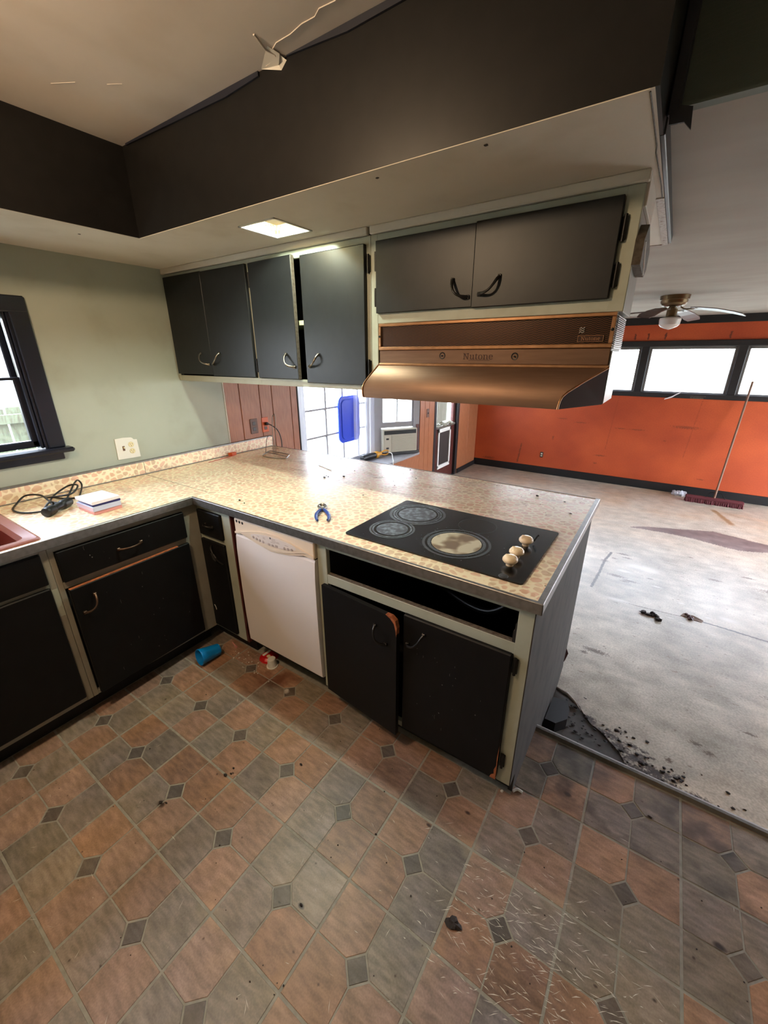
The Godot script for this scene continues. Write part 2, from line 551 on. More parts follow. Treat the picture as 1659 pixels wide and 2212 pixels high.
func materials() -> void:
	var grime := ntex(3, 0.008, 5, [[0.0, Color(0.93, 0.92, 0.90)], [0.45, Color(0.98, 0.98, 0.975)], [1.0, Color(1, 1, 1)]])
	var scuff := ntex(6, 0.02, 5, [[0.0, Color(0.84, 0.84, 0.84)], [0.6, Color(0.94, 0.94, 0.94)], [1.0, Color(1.0, 1.0, 1.0)]])
	var grain := ntex(7, 0.02, 5, [[0.0, Color(0.62, 0.55, 0.5)], [0.5, Color(0.9, 0.88, 0.86)], [1.0, Color(1, 1, 1)]])
	var grain2 := ntex(28, 0.02, 4, [[0.0, Color(0.82, 0.78, 0.74)], [1.0, Color(1, 1, 1)]])
	mat("green_wall", Color(0.64, 0.66, 0.61), 0.62, 0, grime, Vector3(0.7, 0.7, 0.7))
	mat("ceiling_paint", Color(0.82, 0.775, 0.735), 0.8, 0, grime, Vector3(0.5, 0.5, 0.5))
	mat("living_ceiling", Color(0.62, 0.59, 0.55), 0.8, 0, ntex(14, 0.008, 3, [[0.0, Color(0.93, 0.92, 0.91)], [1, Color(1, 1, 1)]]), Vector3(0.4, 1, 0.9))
	mat("soffit_board", Color(0.80, 0.765, 0.71), 0.7, 0, grime, Vector3(0.8, 0.8, 0.8))
	mat("black_paint", Color(0.105, 0.10, 0.097), 0.40, 0, scuff, Vector3(1.2, 1.2, 1.2))
	mat("tape_black", Color(0.10, 0.11, 0.16), 0.45)
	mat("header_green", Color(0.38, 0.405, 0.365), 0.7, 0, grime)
	mat("cab_black", Color(0.092, 0.098, 0.106), 0.42, 0, scuff, Vector3(1.7, 1.1, 1.7))
	mat("base_black", Color(0.072, 0.072, 0.076), 0.5, 0, scuff, Vector3(1.5, 1.0, 1.5))
	M.cab_black.metallic_specular = 0.42
	M.base_black.metallic_specular = 0.3
	M.black_paint.metallic_specular = 0.35
	mat("frame_paint", Color(0.645, 0.655, 0.595), 0.5, 0, grime, Vector3(1.6, 1.6, 1.6))
	mat("frame_grey", Color(0.56, 0.54, 0.49), 0.5, 0, grime, Vector3(2, 2, 2))
	mat("raw_wood", Color(0.66, 0.38, 0.22), 0.7, 0, grain, Vector3(4, 4, 4))
	mat("cab_inside", Color(0.10, 0.085, 0.075), 0.9)
	mat("shelf_edge", Color(0.80, 0.80, 0.62), 0.7)
	mat("panel_side", Color(0.225, 0.20, 0.175), 0.75, 0, ntex(16, 0.012, 5, [[0.0, Color(0.5, 0.48, 0.46)], [0.5, Color(0.85, 0.84, 0.82)], [1, Color(1, 1, 1)]]), Vector3(1.4, 0.8, 1.4))
	mat("chrome", Color(0.50, 0.47, 0.43), 0.3, 1.0)
	mat("handle_copper", Color(0.36, 0.28, 0.23), 0.4, 0.8)
	mat("dark_handle", Color(0.13, 0.12, 0.115), 0.35, 0.5)
	mat("hinge", Color(0.10, 0.095, 0.09), 0.4, 0.5)
	mat("toe", Color(0.055, 0.05, 0.05), 0.7)
	mat("alu_edge", Color(0.60, 0.59, 0.58), 0.38, 0.85, scuff, Vector3(3, 3, 3))
	mat("copper", Color(0.44, 0.335, 0.26), 0.44, 0.6, ntex(17, 0.02, 4, [[0.0, Color(0.88, 0.86, 0.84)], [1, Color(1, 1, 1)]]), Vector3(0.5, 6.0, 6.0))
	mat("copper_bright", Color(0.74, 0.55, 0.40), 0.3, 0.85, scuff, Vector3(2, 2, 2))
	mat("copper_dark", Color(0.22, 0.14, 0.11), 0.5, 0.6)
	mat("hood_steel", Color(0.62, 0.62, 0.63), 0.35, 0.9, scuff, Vector3(3, 3, 3))
	var gr := mat("grille", Color(0.62, 0.60, 0.58), 0.38, 0.6)
	gr.albedo_texture = grille_texture()
	var ct := mat("laminate", Color(1, 1, 1), 0.2)
	ct.albedo_texture = counter_texture()
	ct.roughness_texture = ntex(18, 0.012, 4, [[0.0, Color(0.7, 0.7, 0.7)], [1, Color(1, 1, 1)]])
	ct.roughness = 0.34
	ct.metallic_specular = 0.7
	var ft := mat("floor_tile", Color(1, 1, 1), 0.42)
	ft.albedo_texture = floor_texture()
	ft.vertex_color_use_as_albedo = true
	mat("scuff_grey", Color(0.42, 0.41, 0.40), 0.7)
	mat("scratch", Color(0.80, 0.775, 0.73), 0.6)
	mat("grout", Color(0.585, 0.57, 0.525), 0.6, 0, scuff, Vector3(3, 3, 3))
	var lv := mat("living_floor", Color(1, 1, 1), 0.36)
	lv.albedo_texture = living_texture()
	lv.albedo_color = Color(0.90, 0.875, 0.84)
	mat("concrete", Color(0.36, 0.34, 0.32), 0.85, 0, scuff, Vector3(2, 2, 2))
	mat("vinyl_flap", Color(0.55, 0.46, 0.40), 0.7)
	var ow := mat("orange_paint", Color(1, 1, 1), 0.5)
	ow.albedo_texture = orange_texture()
	mat("charcoal", Color(0.15, 0.145, 0.15), 0.42, 0, scuff, Vector3(2, 2, 2))
	mat("navy_trim", Color(0.075, 0.085, 0.13), 0.28)
	mat("base_trim", Color(0.06, 0.058, 0.06), 0.5)
	mat("sash_grey", Color(0.40, 0.39, 0.38), 0.5)
	mat("panelling", Color(0.66, 0.42, 0.28), 0.45, 0, grain2, Vector3(7, 0.7, 7))
	mat("panelling_dim", Color(0.60, 0.38, 0.26), 0.5, 0, grain2, Vector3(7, 0.7, 7))
	mat("door_red", Color(0.36, 0.15, 0.12), 0.5, 0, grain, Vector3(6, 0.7, 6))
	mat("white_gloss", Color(0.87, 0.84, 0.83), 0.32)
	mat("console", Color(0.86, 0.79, 0.71), 0.4)
	mat("console_plate", Color(0.84, 0.80, 0.78), 0.4)
	mat("button", Color(0.66, 0.60, 0.58), 0.5)
	mat("ink", Color(0.30, 0.29, 0.29), 0.6)
	mat("white_plastic", Color(0.86, 0.85, 0.82), 0.4)
	mat("white_paint", Color(0.84, 0.83, 0.80), 0.6)
	mat("bay_grey", Color(0.58, 0.565, 0.57), 0.6, 0, grime)
	mat("ivory", Color(0.83, 0.78, 0.62), 0.4)
	mat("brown_plate", Color(0.36, 0.23, 0.16), 0.5)
	mat("orange_plate", Color(0.80, 0.36, 0.16), 0.5)
	mat("black_rubber", Color(0.045, 0.045, 0.05), 0.45)
	mat("blue_plastic", Color(0.13, 0.27, 0.78), 0.35)
	mat("cup_blue", Color(0.0, 0.47, 0.76), 0.35)
	mat("red_plastic", Color(0.72, 0.07, 0.10), 0.3)
	mat("tool_blue", Color(0.13, 0.24, 0.52), 0.4)
	mat("yellow", Color(0.83, 0.58, 0.16), 0.45)
	mat("steel", Color(0.55, 0.53, 0.50), 0.35, 0.9)
	mat("sink_enamel", Color(0.40, 0.155, 0.12), 0.28)
	mat("sink_rim", Color(0.52, 0.34, 0.31), 0.22)
	mat("glass_black", Color(0.052, 0.054, 0.06), 0.2, 0, ntex(19, 0.03, 5, [[0.0, Color(0.7, 0.7, 0.7)], [0.62, Color(1, 1, 1)], [1.0, Color(2, 2, 2)]]), Vector3(3, 3, 3))
	mat("burner_ring", Color(0.30, 0.315, 0.33), 0.5, 0, ntex(20, 0.05, 4, [[0.0, Color(0.5, 0.5, 0.5)], [1, Color(1, 1, 1)]]), Vector3(3, 3, 3))
	mat("burner_smear", Color(0.40, 0.425, 0.45), 0.45, 0, ntex(29, 0.018, 4, [[0.25, Color(0.22, 0.22, 0.22)], [0.8, Color(1, 1, 1)]]), Vector3(3, 3, 3))
	mat("burner_dark", Color(0.17, 0.175, 0.185), 0.45)
	mat("burner_crust", Color(0.70, 0.66, 0.57), 0.6, 0, ntex(25, 0.006, 3, [[0.25, Color(0.60, 0.52, 0.45)], [0.6, Color(1, 1, 1)]]), Vector3(2.5, 2.5, 2.5))
	mat("knob_cream", Color(0.90, 0.80, 0.66), 0.25)
	mat("brass", Color(0.42, 0.34, 0.24), 0.35, 0.85)
	mat("fan_blade", Color(0.36, 0.24, 0.21), 0.35)
	mat("broom_red", Color(0.33, 0.09, 0.11), 0.8)
	mat("broom_pole", Color(0.46, 0.33, 0.25), 0.6)
	mat("rust_housing", Color(0.88, 0.80, 0.62), 0.6, 0, ntex(26, 0.03, 4, [[0.0, Color(0.5, 0.36, 0.22)], [0.3, Color(0.9, 0.78, 0.6)], [0.6, Color(1, 1, 1)]]), Vector3(4, 4, 4))
	mat("aged_white", Color(0.72, 0.69, 0.66), 0.6, 0, ntex(27, 0.03, 4, [[0.0, Color(0.55, 0.45, 0.38)], [0.4, Color(0.9, 0.87, 0.84)], [1, Color(1, 1, 1)]]), Vector3(3, 3, 3))
	mat("dirty_wood", Color(0.40, 0.37, 0.33), 0.7, 0, grain, Vector3(5, 5, 5))
	mat("dark_stain", Color(0.17, 0.13, 0.11), 0.7)
	mat("threshold", Color(0.40, 0.385, 0.36), 0.5, 0.4, scuff, Vector3(4, 4, 4))
	mat("ac_beige", Color(0.72, 0.69, 0.61), 0.5)
	mat("ac_dark", Color(0.16, 0.155, 0.15), 0.5)
	mat("paper_white", Color(0.88, 0.86, 0.87), 0.5)
	mat("paper_pink", Color(0.80, 0.55, 0.52), 0.5)
	mat("paper_navy", Color(0.17, 0.18, 0.42), 0.4)
	mat("case_clear", Color(0.72, 0.75, 0.84), 0.2)
	mat("crumb", Color(0.13, 0.09, 0.07), 0.8)
	mat("plaster", Color(0.80, 0.78, 0.74), 0.8)
	mat("cloth", Color(0.62, 0.61, 0.55), 0.8)
	mat("lap_siding", Color(0.86, 0.86, 0.87), 0.6)
	mat("fence_wood", Color(0.36, 0.39, 0.30), 0.8, 0, grain, Vector3(4, 0.8, 4))
	mat("lawn", Color(0.56, 0.57, 0.52), 0.9, 0, grime)
	mat("leaf", Color(0.30, 0.42, 0.18), 0.8)
	mat("bark", Color(0.34, 0.28, 0.23), 0.9)
	var pane := mat("pane", Color(0.96, 0.98, 1.0, 0.06), 0.03)
	pane.transparency = BaseMaterial3D.TRANSPARENCY_ALPHA
	var film := mat("film", Color(0.92, 0.93, 0.97, 0.36), 0.45)
	film.transparency = BaseMaterial3D.TRANSPARENCY_ALPHA
	film.cull_mode = BaseMaterial3D.CULL_DISABLED
	var bag := mat("clear_bag", Color(0.85, 0.85, 0.87, 0.55), 0.3)
	bag.transparency = BaseMaterial3D.TRANSPARENCY_ALPHA
	var shade := mat("milk_glass", Color(0.86, 0.83, 0.80), 0.25)
	shade.backlight_enabled = true
	shade.backlight = Color(0.4, 0.4, 0.38)
	var bulb := mat("bulb_glow", Color(1, 1, 1), 0.5)
	bulb.emission_enabled = true
	bulb.emission = Color(0.93, 1.0, 0.95)
	bulb.emission_energy_multiplier = 12.0
	var globe := mat("globe_glow", Color(1, 0.9, 0.75), 0.5)
	globe.emission_enabled = true
	globe.emission = Color(1.0, 0.72, 0.42)
	globe.emission_energy_multiplier = 6.0


# ---------------------------------------------------------------- the place
func _ready() -> void:
	var cam := Camera3D.new()
	cam.name = "camera"
	cam.fov = rad_to_deg(2.0 * atan(1106.0 / 880.13))
	cam.position = Vector3(2.6136, 1.5968, 1.1008)
	cam.rotation_order = EULER_ORDER_YXZ
	cam.rotation_degrees = Vector3(-20.97, 33.933, -0.1253)
	cam.near = 0.02
	cam.far = 200.0
	add_child(cam)
	cam.current = true

	var e := Environment.new()
	var sk := ProceduralSkyMaterial.new()
	sk.sky_top_color = Color(0.86, 0.92, 1.0)
	sk.sky_horizon_color = Color(0.95, 0.97, 1.0)
	sk.ground_bottom_color = Color(0.55, 0.56, 0.52)
	sk.ground_horizon_color = Color(0.75, 0.77, 0.76)
	sk.sun_angle_max = 0.0
	var sky := Sky.new()
	sky.sky_material = sk
	e.background_mode = Environment.BG_SKY
	e.sky = sky
	e.background_energy_multiplier = SKY_ENERGY
	e.tonemap_mode = Environment.TONE_MAPPER_LINEAR
	e.tonemap_exposure = EXPOSURE
	e.sdfgi_enabled = true
	e.ssao_enabled = true
	e.ssil_enabled = true
	var we := WorldEnvironment.new()
	we.name = "world"
	we.environment = e
	add_child(we)

	materials()
	outdoors()
	shell_kitchen()
	shell_living()
	floor_tiles()
	kitchen_window()
	bay()
	living_left_door()
	back_windows()
	left_base_cabinets()
	corner_cabinet()
	dishwasher()
	peninsula_cabinet()
	countertop()
	upper_cabinets()
	range_hood()
	cooktop()
	sink()
	lamps()
	ceiling_fan()
	wall_plates()
	counter_things()
	floor_things()
	living_things()

func V(x: float, y: float, z: float) -> Vector3:
	return Vector3(x, y, z)

func smooth_path(p: Array, per := 6, closed := false) -> Array:
	var out := []
	var m := p.size()
	for i in (m if closed else m - 1):
		var a: Vector3 = p[(i - 1 + m) % m] if closed else p[maxi(i - 1, 0)]
		var b: Vector3 = p[i]
		var c: Vector3 = p[(i + 1) % m]
		var d: Vector3 = p[(i + 2) % m] if closed else p[mini(i + 2, m - 1)]
		for k in per:
			out.append(b.cubic_interpolate(c, a, d, float(k) / per))
	if not closed:
		out.append(p[m - 1])
	return out

# ---------------------------------------------------------------- outdoors
func outdoors() -> void:
	var g := MB.new().box(V(-40, -0.75, -40), V(40, -0.55, 40))
	struct("ground", g, M.lawn)
	# board fence outside the kitchen window
	var f := thing("fence", "weathered pale board fence outside the kitchen window", "fence", V(-2.1, -0.55, 0))
	for i in 26:
		var z := -1.7 + i * 0.15
		part(f, "board", MB.new().box(V(-2.13, -0.55, z), V(-2.11, 1.2 - 0.012 * (i % 3), z + 0.135), 0.004), M.fence_wood)
	part(f, "rail", MB.new().box(V(-2.11, 1.05, -1.8), V(-2.07, 1.13, 2.3), 0.004), M.fence_wood)
	part(f, "rail", MB.new().box(V(-2.11, -0.1, -1.8), V(-2.07, -0.02, 2.3), 0.004), M.fence_wood)
	part(f, "post", MB.new().box(V(-2.08, -0.55, -0.46), V(-1.99, 1.12, -0.37), 0.006), M.white_paint, "pale fence post")
	# white clapboard house seen through the bay
	var h := thing("neighbour_house", "white clapboard house wall seen through the bay window", "house", V(-7.5, -0.55, -6))
	part(h, "wall", MB.new().box(V(-8.0, -0.55, -14), V(-7.52, 4.2, -1.0)), M.lap_siding)
	var lap := MB.new()
	for i in 32:
		lap.prism([V(-7.52, -0.5 + i * 0.145, -14), V(-7.495, -0.5 + i * 0.145, -14), V(-7.515, -0.355 + i * 0.145, -14), V(-7.52, -0.355 + i * 0.145, -14)], V(0, 0, 13))
	part(h, "siding", lap, M.lap_siding)
	part(h, "roof", MB.new().prism([V(-8.3, 4.2, -14.3), V(-7.2, 4.2, -14.3), V(-7.2, 4.3, -14.3), V(-9.5, 5.6, -14.3)], V(0, 0, 13.6)), M.bay_grey)
	var r := MB.new().prism([V(-2.33, 0.86, -7.55), V(-1.98, 0.76, -7.7), V(-1.98, 0.88, -7.7), V(-2.2, 0.95, -7.6)], V(0.1, 0, 0.2))
	tag(part(self, "red_marker", r, M.red_plastic), "small bright red marker outdoors, seen through the window above the air conditioner", "marker")
	part(get_node("red_marker"), "post", MB.new().tube([V(-2.05, -0.56, -7.55), V(-2.05, 0.8, -7.55)], 0.02, 8), M.steel)
	var rng := RandomNumberGenerator.new()
	rng.seed = 12
	for q in [[5.6, -13.0, 0.75, "low leafy green bush behind the orange wall's right-hand window"]]:
		var t := thing("tree", q[3], "tree", V(q[0], -0.55, q[1]))
		var s: float = q[2]
		part(t, "trunk", MB.new().tube([V(q[0], -0.55, q[1]), V(q[0] + 0.05, 0.4 * s, q[1]), V(q[0], 0.9 * s, q[1])], [0.09 * s, 0.07 * s, 0.04 * s], 8), M.bark)
		var cr := MB.new()
		for i in 16:
			cr.blob(V(q[0] + rng.randfn(0, 0.35 * s), 0.75 * s + rng.randfn(0, 0.22 * s), q[1] + rng.randfn(0, 0.35 * s)), Vector3.ONE * 0.26 * s, rng, 10, 0.25)
		part(t, "crown", cr, M.leaf)

# ---------------------------------------------------------------- kitchen shell
func shell_kitchen() -> void:
	# floor slab (the visible vinyl tiles are added in floor_tiles)
	var fl := MB.new().box(V(-0.12, -0.16, -0.45), V(4.2, -0.0008, 3.2))
	struct("floor", fl, M.grout, "worn vinyl kitchen floor in a clipped-square and diamond pattern")
	# left wall with the window opening
	var w := MB.new()
	w.box(V(-0.12, -0.2, -0.75), V(0, 2.55, 0.34))
	w.box(V(-0.12, -0.2, 1.42), V(0, 2.55, 3.2))
	w.box(V(-0.12, -0.2, 0.34), V(0, 1.14, 1.42))
	w.box(V(-0.12, 1.82, 0.34), V(0, 2.55, 1.42))
	struct("wall_left", w, M.green_wall, "pale sage green kitchen wall with a dark-framed window")
	# plaster edge where the green paint stops at the panelling
	struct("trim_1", MB.new().box(V(-0.005, 0.9, -0.757), V(0.004, 1.46, -0.747), 0.002), M.plaster)
	# remaining kitchen walls, behind the camera
	struct("wall_right", MB.new().box(V(4.2, -0.2, -0.45), V(4.32, 2.55, 3.2)), M.green_wall)
	struct("wall_front", MB.new().box(V(-0.12, -0.2, 3.2), V(4.32, 2.55, 3.32)), M.green_wall)
	# raised ceiling
	var c := struct("ceiling", MB.new().box(V(-0.12, 2.39, -0.45), V(4.32, 2.55, 3.32)), M.ceiling_paint, "raised kitchen ceiling with cracked loose tape")
	# torn, sagging drywall tape near the black soffit face
	var t := MB.new()
	t.poly([V(1.425, 2.3885, -0.02), V(1.495, 2.380, -0.024), V(1.525, 2.386, 0.0), V(1.515, 2.3895, 0.035), V(1.48, 2.3895, 0.015)], V(0, -1, 0))
	t.poly([V(1.435, 2.387, -0.022), V(1.502, 2.3675, -0.026), V(1.525, 2.383, -0.0262), V(1.52, 2.387, -0.005)], V(0, -1, 0.3))
	t.poly([V(1.425, 2.3887, -0.0205), V(1.495, 2.3805, -0.0245), V(1.502, 2.3675, -0.026), V(1.435, 2.387, -0.022)], V(0, 0, 1))
	part(c, "torn_tape", t, M.plaster, "torn white drywall tape hanging at the soffit")
	var cr := MB.new()
	var rng := RandomNumberGenerator.new()
	rng.seed = 3
	var pts := [V(1.508, 2.389, 0.003), V(1.52, 2.389, 0.02), V(1.545, 2.389, 0.03), V(1.60, 2.389, 0.031), V(1.65, 2.389, 0.04), V(1.694, 2.389, 0.039), V(1.72, 2.389, 0.052), V(1.769, 2.389, 0.048), V(1.84, 2.389, 0.07), V(1.95, 2.389, 0.06)]
	cr.tube(pts, 0.0013, 6)
	cr.tube([V(1.508, 2.389, 0.003), V(1.50, 2.389, 0.03), V(1.515, 2.389, 0.07), V(1.519, 2.389, 0.085)], 0.0028, 6)
	cr.tube([V(1.508, 2.389, 0.003), V(1.50, 2.389, -0.01), V(1.45, 2.389, -0.018)], 0.003, 6)
	cr.tube([V(0.83, 2.3895, 0.30), V(0.90, 2.3895, 0.26)], 0.0006, 5)
	cr.tube([V(0.97, 2.3895, 0.20), V(1.01, 2.3895, 0.175)], 0.0006, 5)
	part(c, "paint_crack", cr, M.ceiling_paint)
	# soffit bottoms with the hole of the recessed light
	var s := MB.new()
	s.box(V(0, 2.0725, -1.43), V(1.085, 2.085, 0.0 - 0.0275))
	s.box(V(1.28, 2.0725, -1.43), V(2.478, 2.085, -0.0275))
	s.box(V(1.085, 2.0725, -1.43), V(1.28, 2.085, -0.354))
	s.box(V(1.085, 2.0725, -0.158), V(1.28, 2.085, -0.0275))
	s.box(V(0, 2.0725, -0.0275), V(0.583, 2.085, 3.2))
	var so := struct("ceiling_soffit", s, M.soffit_board, "beige underside of the lowered soffit round the kitchen")
	part(so, "paint_edge", MB.new().tube([V(2.470, 2.0715, -0.035), V(2.472, 2.0715, -0.3), V(2.469, 2.0715, -0.34), V(2.474, 2.0715, -0.6), V(2.468, 2.0715, -1.1), V(2.470, 2.0715, -1.42)], 0.0018, 6), M.dirty_wood)
	part(so, "caulk_line", MB.new().box(V(0.59, 2.0715, -0.032), V(2.47, 2.0735, -0.0268)), M.soffit_board)
	var nail := MB.new()
	for q in [[2.129, -0.065], [1.801, -0.077], [0.45, 0.15]]:
		nail.blob(V(q[0], 2.0722, q[1]), V(0.006, 0.0015, 0.006), rng, 8, 0.2)
	stuff(part(so, "nail_stain", nail, M.dark_stain))
	# black soffit faces
	struct("wall_soffit_back", MB.new().box(V(0.56, 2.0735, -0.0262), V(2.486, 2.39, -0.05)), M.black_paint, "black-painted soffit face above the peninsula")
	struct("wall_soffit_left", MB.new().box(V(0.5843, 2.0735, -0.0262), V(0.56, 2.39, 3.2)), M.black_paint, "black-painted soffit face along the left wall")
	var ef := MB.new().box(V(2.462, 2.0735, -0.25), V(2.486, 2.39, -0.05))
	struct("wall_soffit_end", ef, M.black_paint)
	# loose black tape in the upper corner
	var tp := MB.new()
	tp.prism([V(1.53, 2.388, -0.0255), V(1.75, 2.372, -0.0255), V(2.1, 2.378, -0.0255), V(2.47, 2.384, -0.0255), V(2.47, 2.3895, -0.0255), V(1.53, 2.3895, -0.0255)], V(0, 0, 0.006))
	tp.prism([V(0.62, 2.384, -0.0255), V(0.95, 2.376, -0.0255), V(1.25, 2.370, -0.0255), V(1.41, 2.378, -0.0255), V(1.41, 2.3895, -0.0255), V(0.62, 2.3895, -0.0255)], V(0, 0, 0.006))
	struct("trim_2", tp, M.tape_black)
	struct("trim_3", MB.new().box(V(2.486, 2.10, -0.245), V(2.512, 2.39, -0.225), 0.004).prism([V(2.49, 2.12, -0.235), V(2.535, 2.105, -0.235), V(2.54, 2.06, -0.225), V(2.525, 2.075, -0.22), V(2.495, 2.08, -0.23)], V(0, 0, 0.006)), M.tape_black, "black corner tape peeling from the end of the soffit")
	# header above the step down to the living room
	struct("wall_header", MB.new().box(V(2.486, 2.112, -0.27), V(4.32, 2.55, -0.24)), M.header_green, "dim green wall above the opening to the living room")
	# end fascia of the soffit on the living room side
	struct("trim_4", MB.new().box(V(2.478, 2.0725, -1.43), V(2.490, 2.16, -0.25), 0.002), M.charcoal)
	struct("trim_5", MB.new().box(V(2.455, 2.069, -1.43), V(2.4785, 2.0725, -0.72), 0.001).box(V(0, 2.07, -1.437), V(2.478, 2.16, -1.43)), M.aged_white)
	struct("wall_plenum", MB.new().box(V(-0.02, 2.16, -1.43), V(2.478, 2.55, -0.45)), M.charcoal)
	struct("wall_peninsula", MB.new().box(V(0.002, LF, -1.128), V(1.505, 0.868, -1.10)), M.panelling_dim)
	# threshold strip
	var th := MB.new()
	th.prism([V(2.41, -0.012, -0.465), V(2.41, 0.004, -0.463), V(2.41, 0.009, -0.452), V(2.41, 0.009, -0.440), V(2.41, 0.001, -0.428)], V(1.79, 0, 0))
	struct("trim_6", th, M.threshold, "scratched metal threshold strip between tile and living room floor")
	struct("wall_step", MB.new().box(V(2.39, LF - 0.1, -0.46), V(4.32, -0.012, -0.45)), M.dirty_wood)

func tile_color(warm: bool, rng: RandomNumberGenerator) -> Color:
	var c: Color
	if warm:
		c = Color(0.80, 0.68, 0.605).lerp(Color(0.79, 0.625, 0.51), rng.randf())
	else:
		c = Color(0.70, 0.65, 0.615).lerp(Color(0.675, 0.64, 0.58), rng.randf())
	var k := rng.randf_range(0.86, 0.99)
	return Color(c.r * k, c.g * k, c.b * k).srgb_to_linear()

func floor_tiles() -> void:
	var fl := get_node("floor")
	var walk := PackedVector2Array([Vector2(0.592, 3.15), Vector2(0.592, -0.075), Vector2(2.412, -0.075), Vector2(2.412, -0.43), Vector2(4.18, -0.43), Vector2(4.18, 3.15)])
	var cam: Camera3D = get_node("camera")
	var inv := cam.transform.affine_inverse()
	var rest := MB.new()
	rest.map(V(1 / 3.4, 0, 0), V(0, 0, 0.5), Vector2(-0.5 / 3.4, 0.25))
	var rng := RandomNumberGenerator.new()
	rng.seed = 2024
	var count := 0
	for i in range(0, 12):
		for j in range(-2, 10):
			var cx := 0.716 + 0.2995 * i
			var cz := 0.034 + 0.305 * j
			var hx := 0.14975
			var hz := 0.1525
			var d := 0.0365
			var pieces := [[PackedVector2Array([Vector2(cx - d, cz), Vector2(cx, cz - d), Vector2(cx + d, cz), Vector2(cx, cz + d)]), "diamond_tile", Color(0.47, 0.44, 0.415).srgb_to_linear() * rng.randf_range(0.9, 1.1)]]
			var g := 0.0022
			var go := 0.0040
			var dd := d + 0.0056
			for sx in [-1.0, 1.0]:
				for sz in [-1.0, 1.0]:
					var p := PackedVector2Array([Vector2(cx + sx * dd, cz + sz * g), Vector2(cx + sx * (hx - go), cz + sz * g), Vector2(cx + sx * (hx - go), cz + sz * (hz - go)), Vector2(cx + sx * g, cz + sz * (hz - go)), Vector2(cx + sx * g, cz + sz * dd)])
					var warm: bool = sx * sz > 0
					if rng.randf() < 0.2:
						warm = not warm
					pieces.append([p, "tile", tile_color(warm, rng)])
			for q in pieces:
				for p in Geometry2D.intersect_polygons(q[0], walk):
					if p.size() < 3:
						continue
					var ctr := Vector2.ZERO
					for a in p:
						ctr += a / p.size()
					var l := inv * V(ctr.x, 0, ctr.y)
					var seen := l.z < -0.05 and absf(l.x / -l.z) < 1.02 and absf(l.y / -l.z) < 1.36
					var mb := rest
					if seen and count < 296:
						mb = MB.new()
						mb.map(V(1 / 3.4, 0, 0), V(0, 0, 0.5), Vector2(-0.5 / 3.4, 0.25))
					mb.col = q[2]
					mb.col.a = 1.0
					var up := []
					var low := []
					for a in p:
						var b: Vector2 = a + (ctr - a).normalized() * 0.0014
						up.append(V(b.x, 0.0006, b.y))
						low.append(V(a.x, -0.0006, a.y))
					mb.poly(up, Vector3.UP)
					for k in p.size():
						var k2 := (k + 1) % p.size()
						mb.poly([low[k], low[k2], up[k2], up[k]], V((p[k].x + p[k2].x) / 2 - ctr.x, 0.001, (p[k].y + p[k2].y) / 2 - ctr.y))
					if mb != rest:
						count += 1
						part(fl, q[1], mb, M.floor_tile)
	stuff(part(fl, "tile_field", rest, M.floor_tile))
	# whitish scratches worn into the vinyl
	var sc := MB.new()
	for i in 640:
		var near := i < 430
		var p := V(rng.randfn(2.62, 0.17), 0.0008, rng.randfn(0.36, 0.11)) if near else V(rng.randf_range(0.8, 3.4), 0.0008, rng.randf_range(-0.3, 1.2))
		var a := rng.randf_range(-0.9, 0.5) if near else rng.randf() * TAU
		var l := rng.randf_range(0.004, 0.020) * (1.0 if near else 0.9)
		var wd := rng.randf_range(0.0003, 0.0009) * (1.0 if near else 0.6)
		var d1 := V(cos(a), 0, sin(a)) * l
		var d2 := V(-sin(a), 0, cos(a)) * wd
		var kink := d2 * rng.randf_range(-3, 3)
		sc.poly([p - d1, p + kink - d2, p + d1 * 0.9, p + kink + d2], Vector3.UP)
	stuff(part(fl, "scratches", sc, M.scratch))

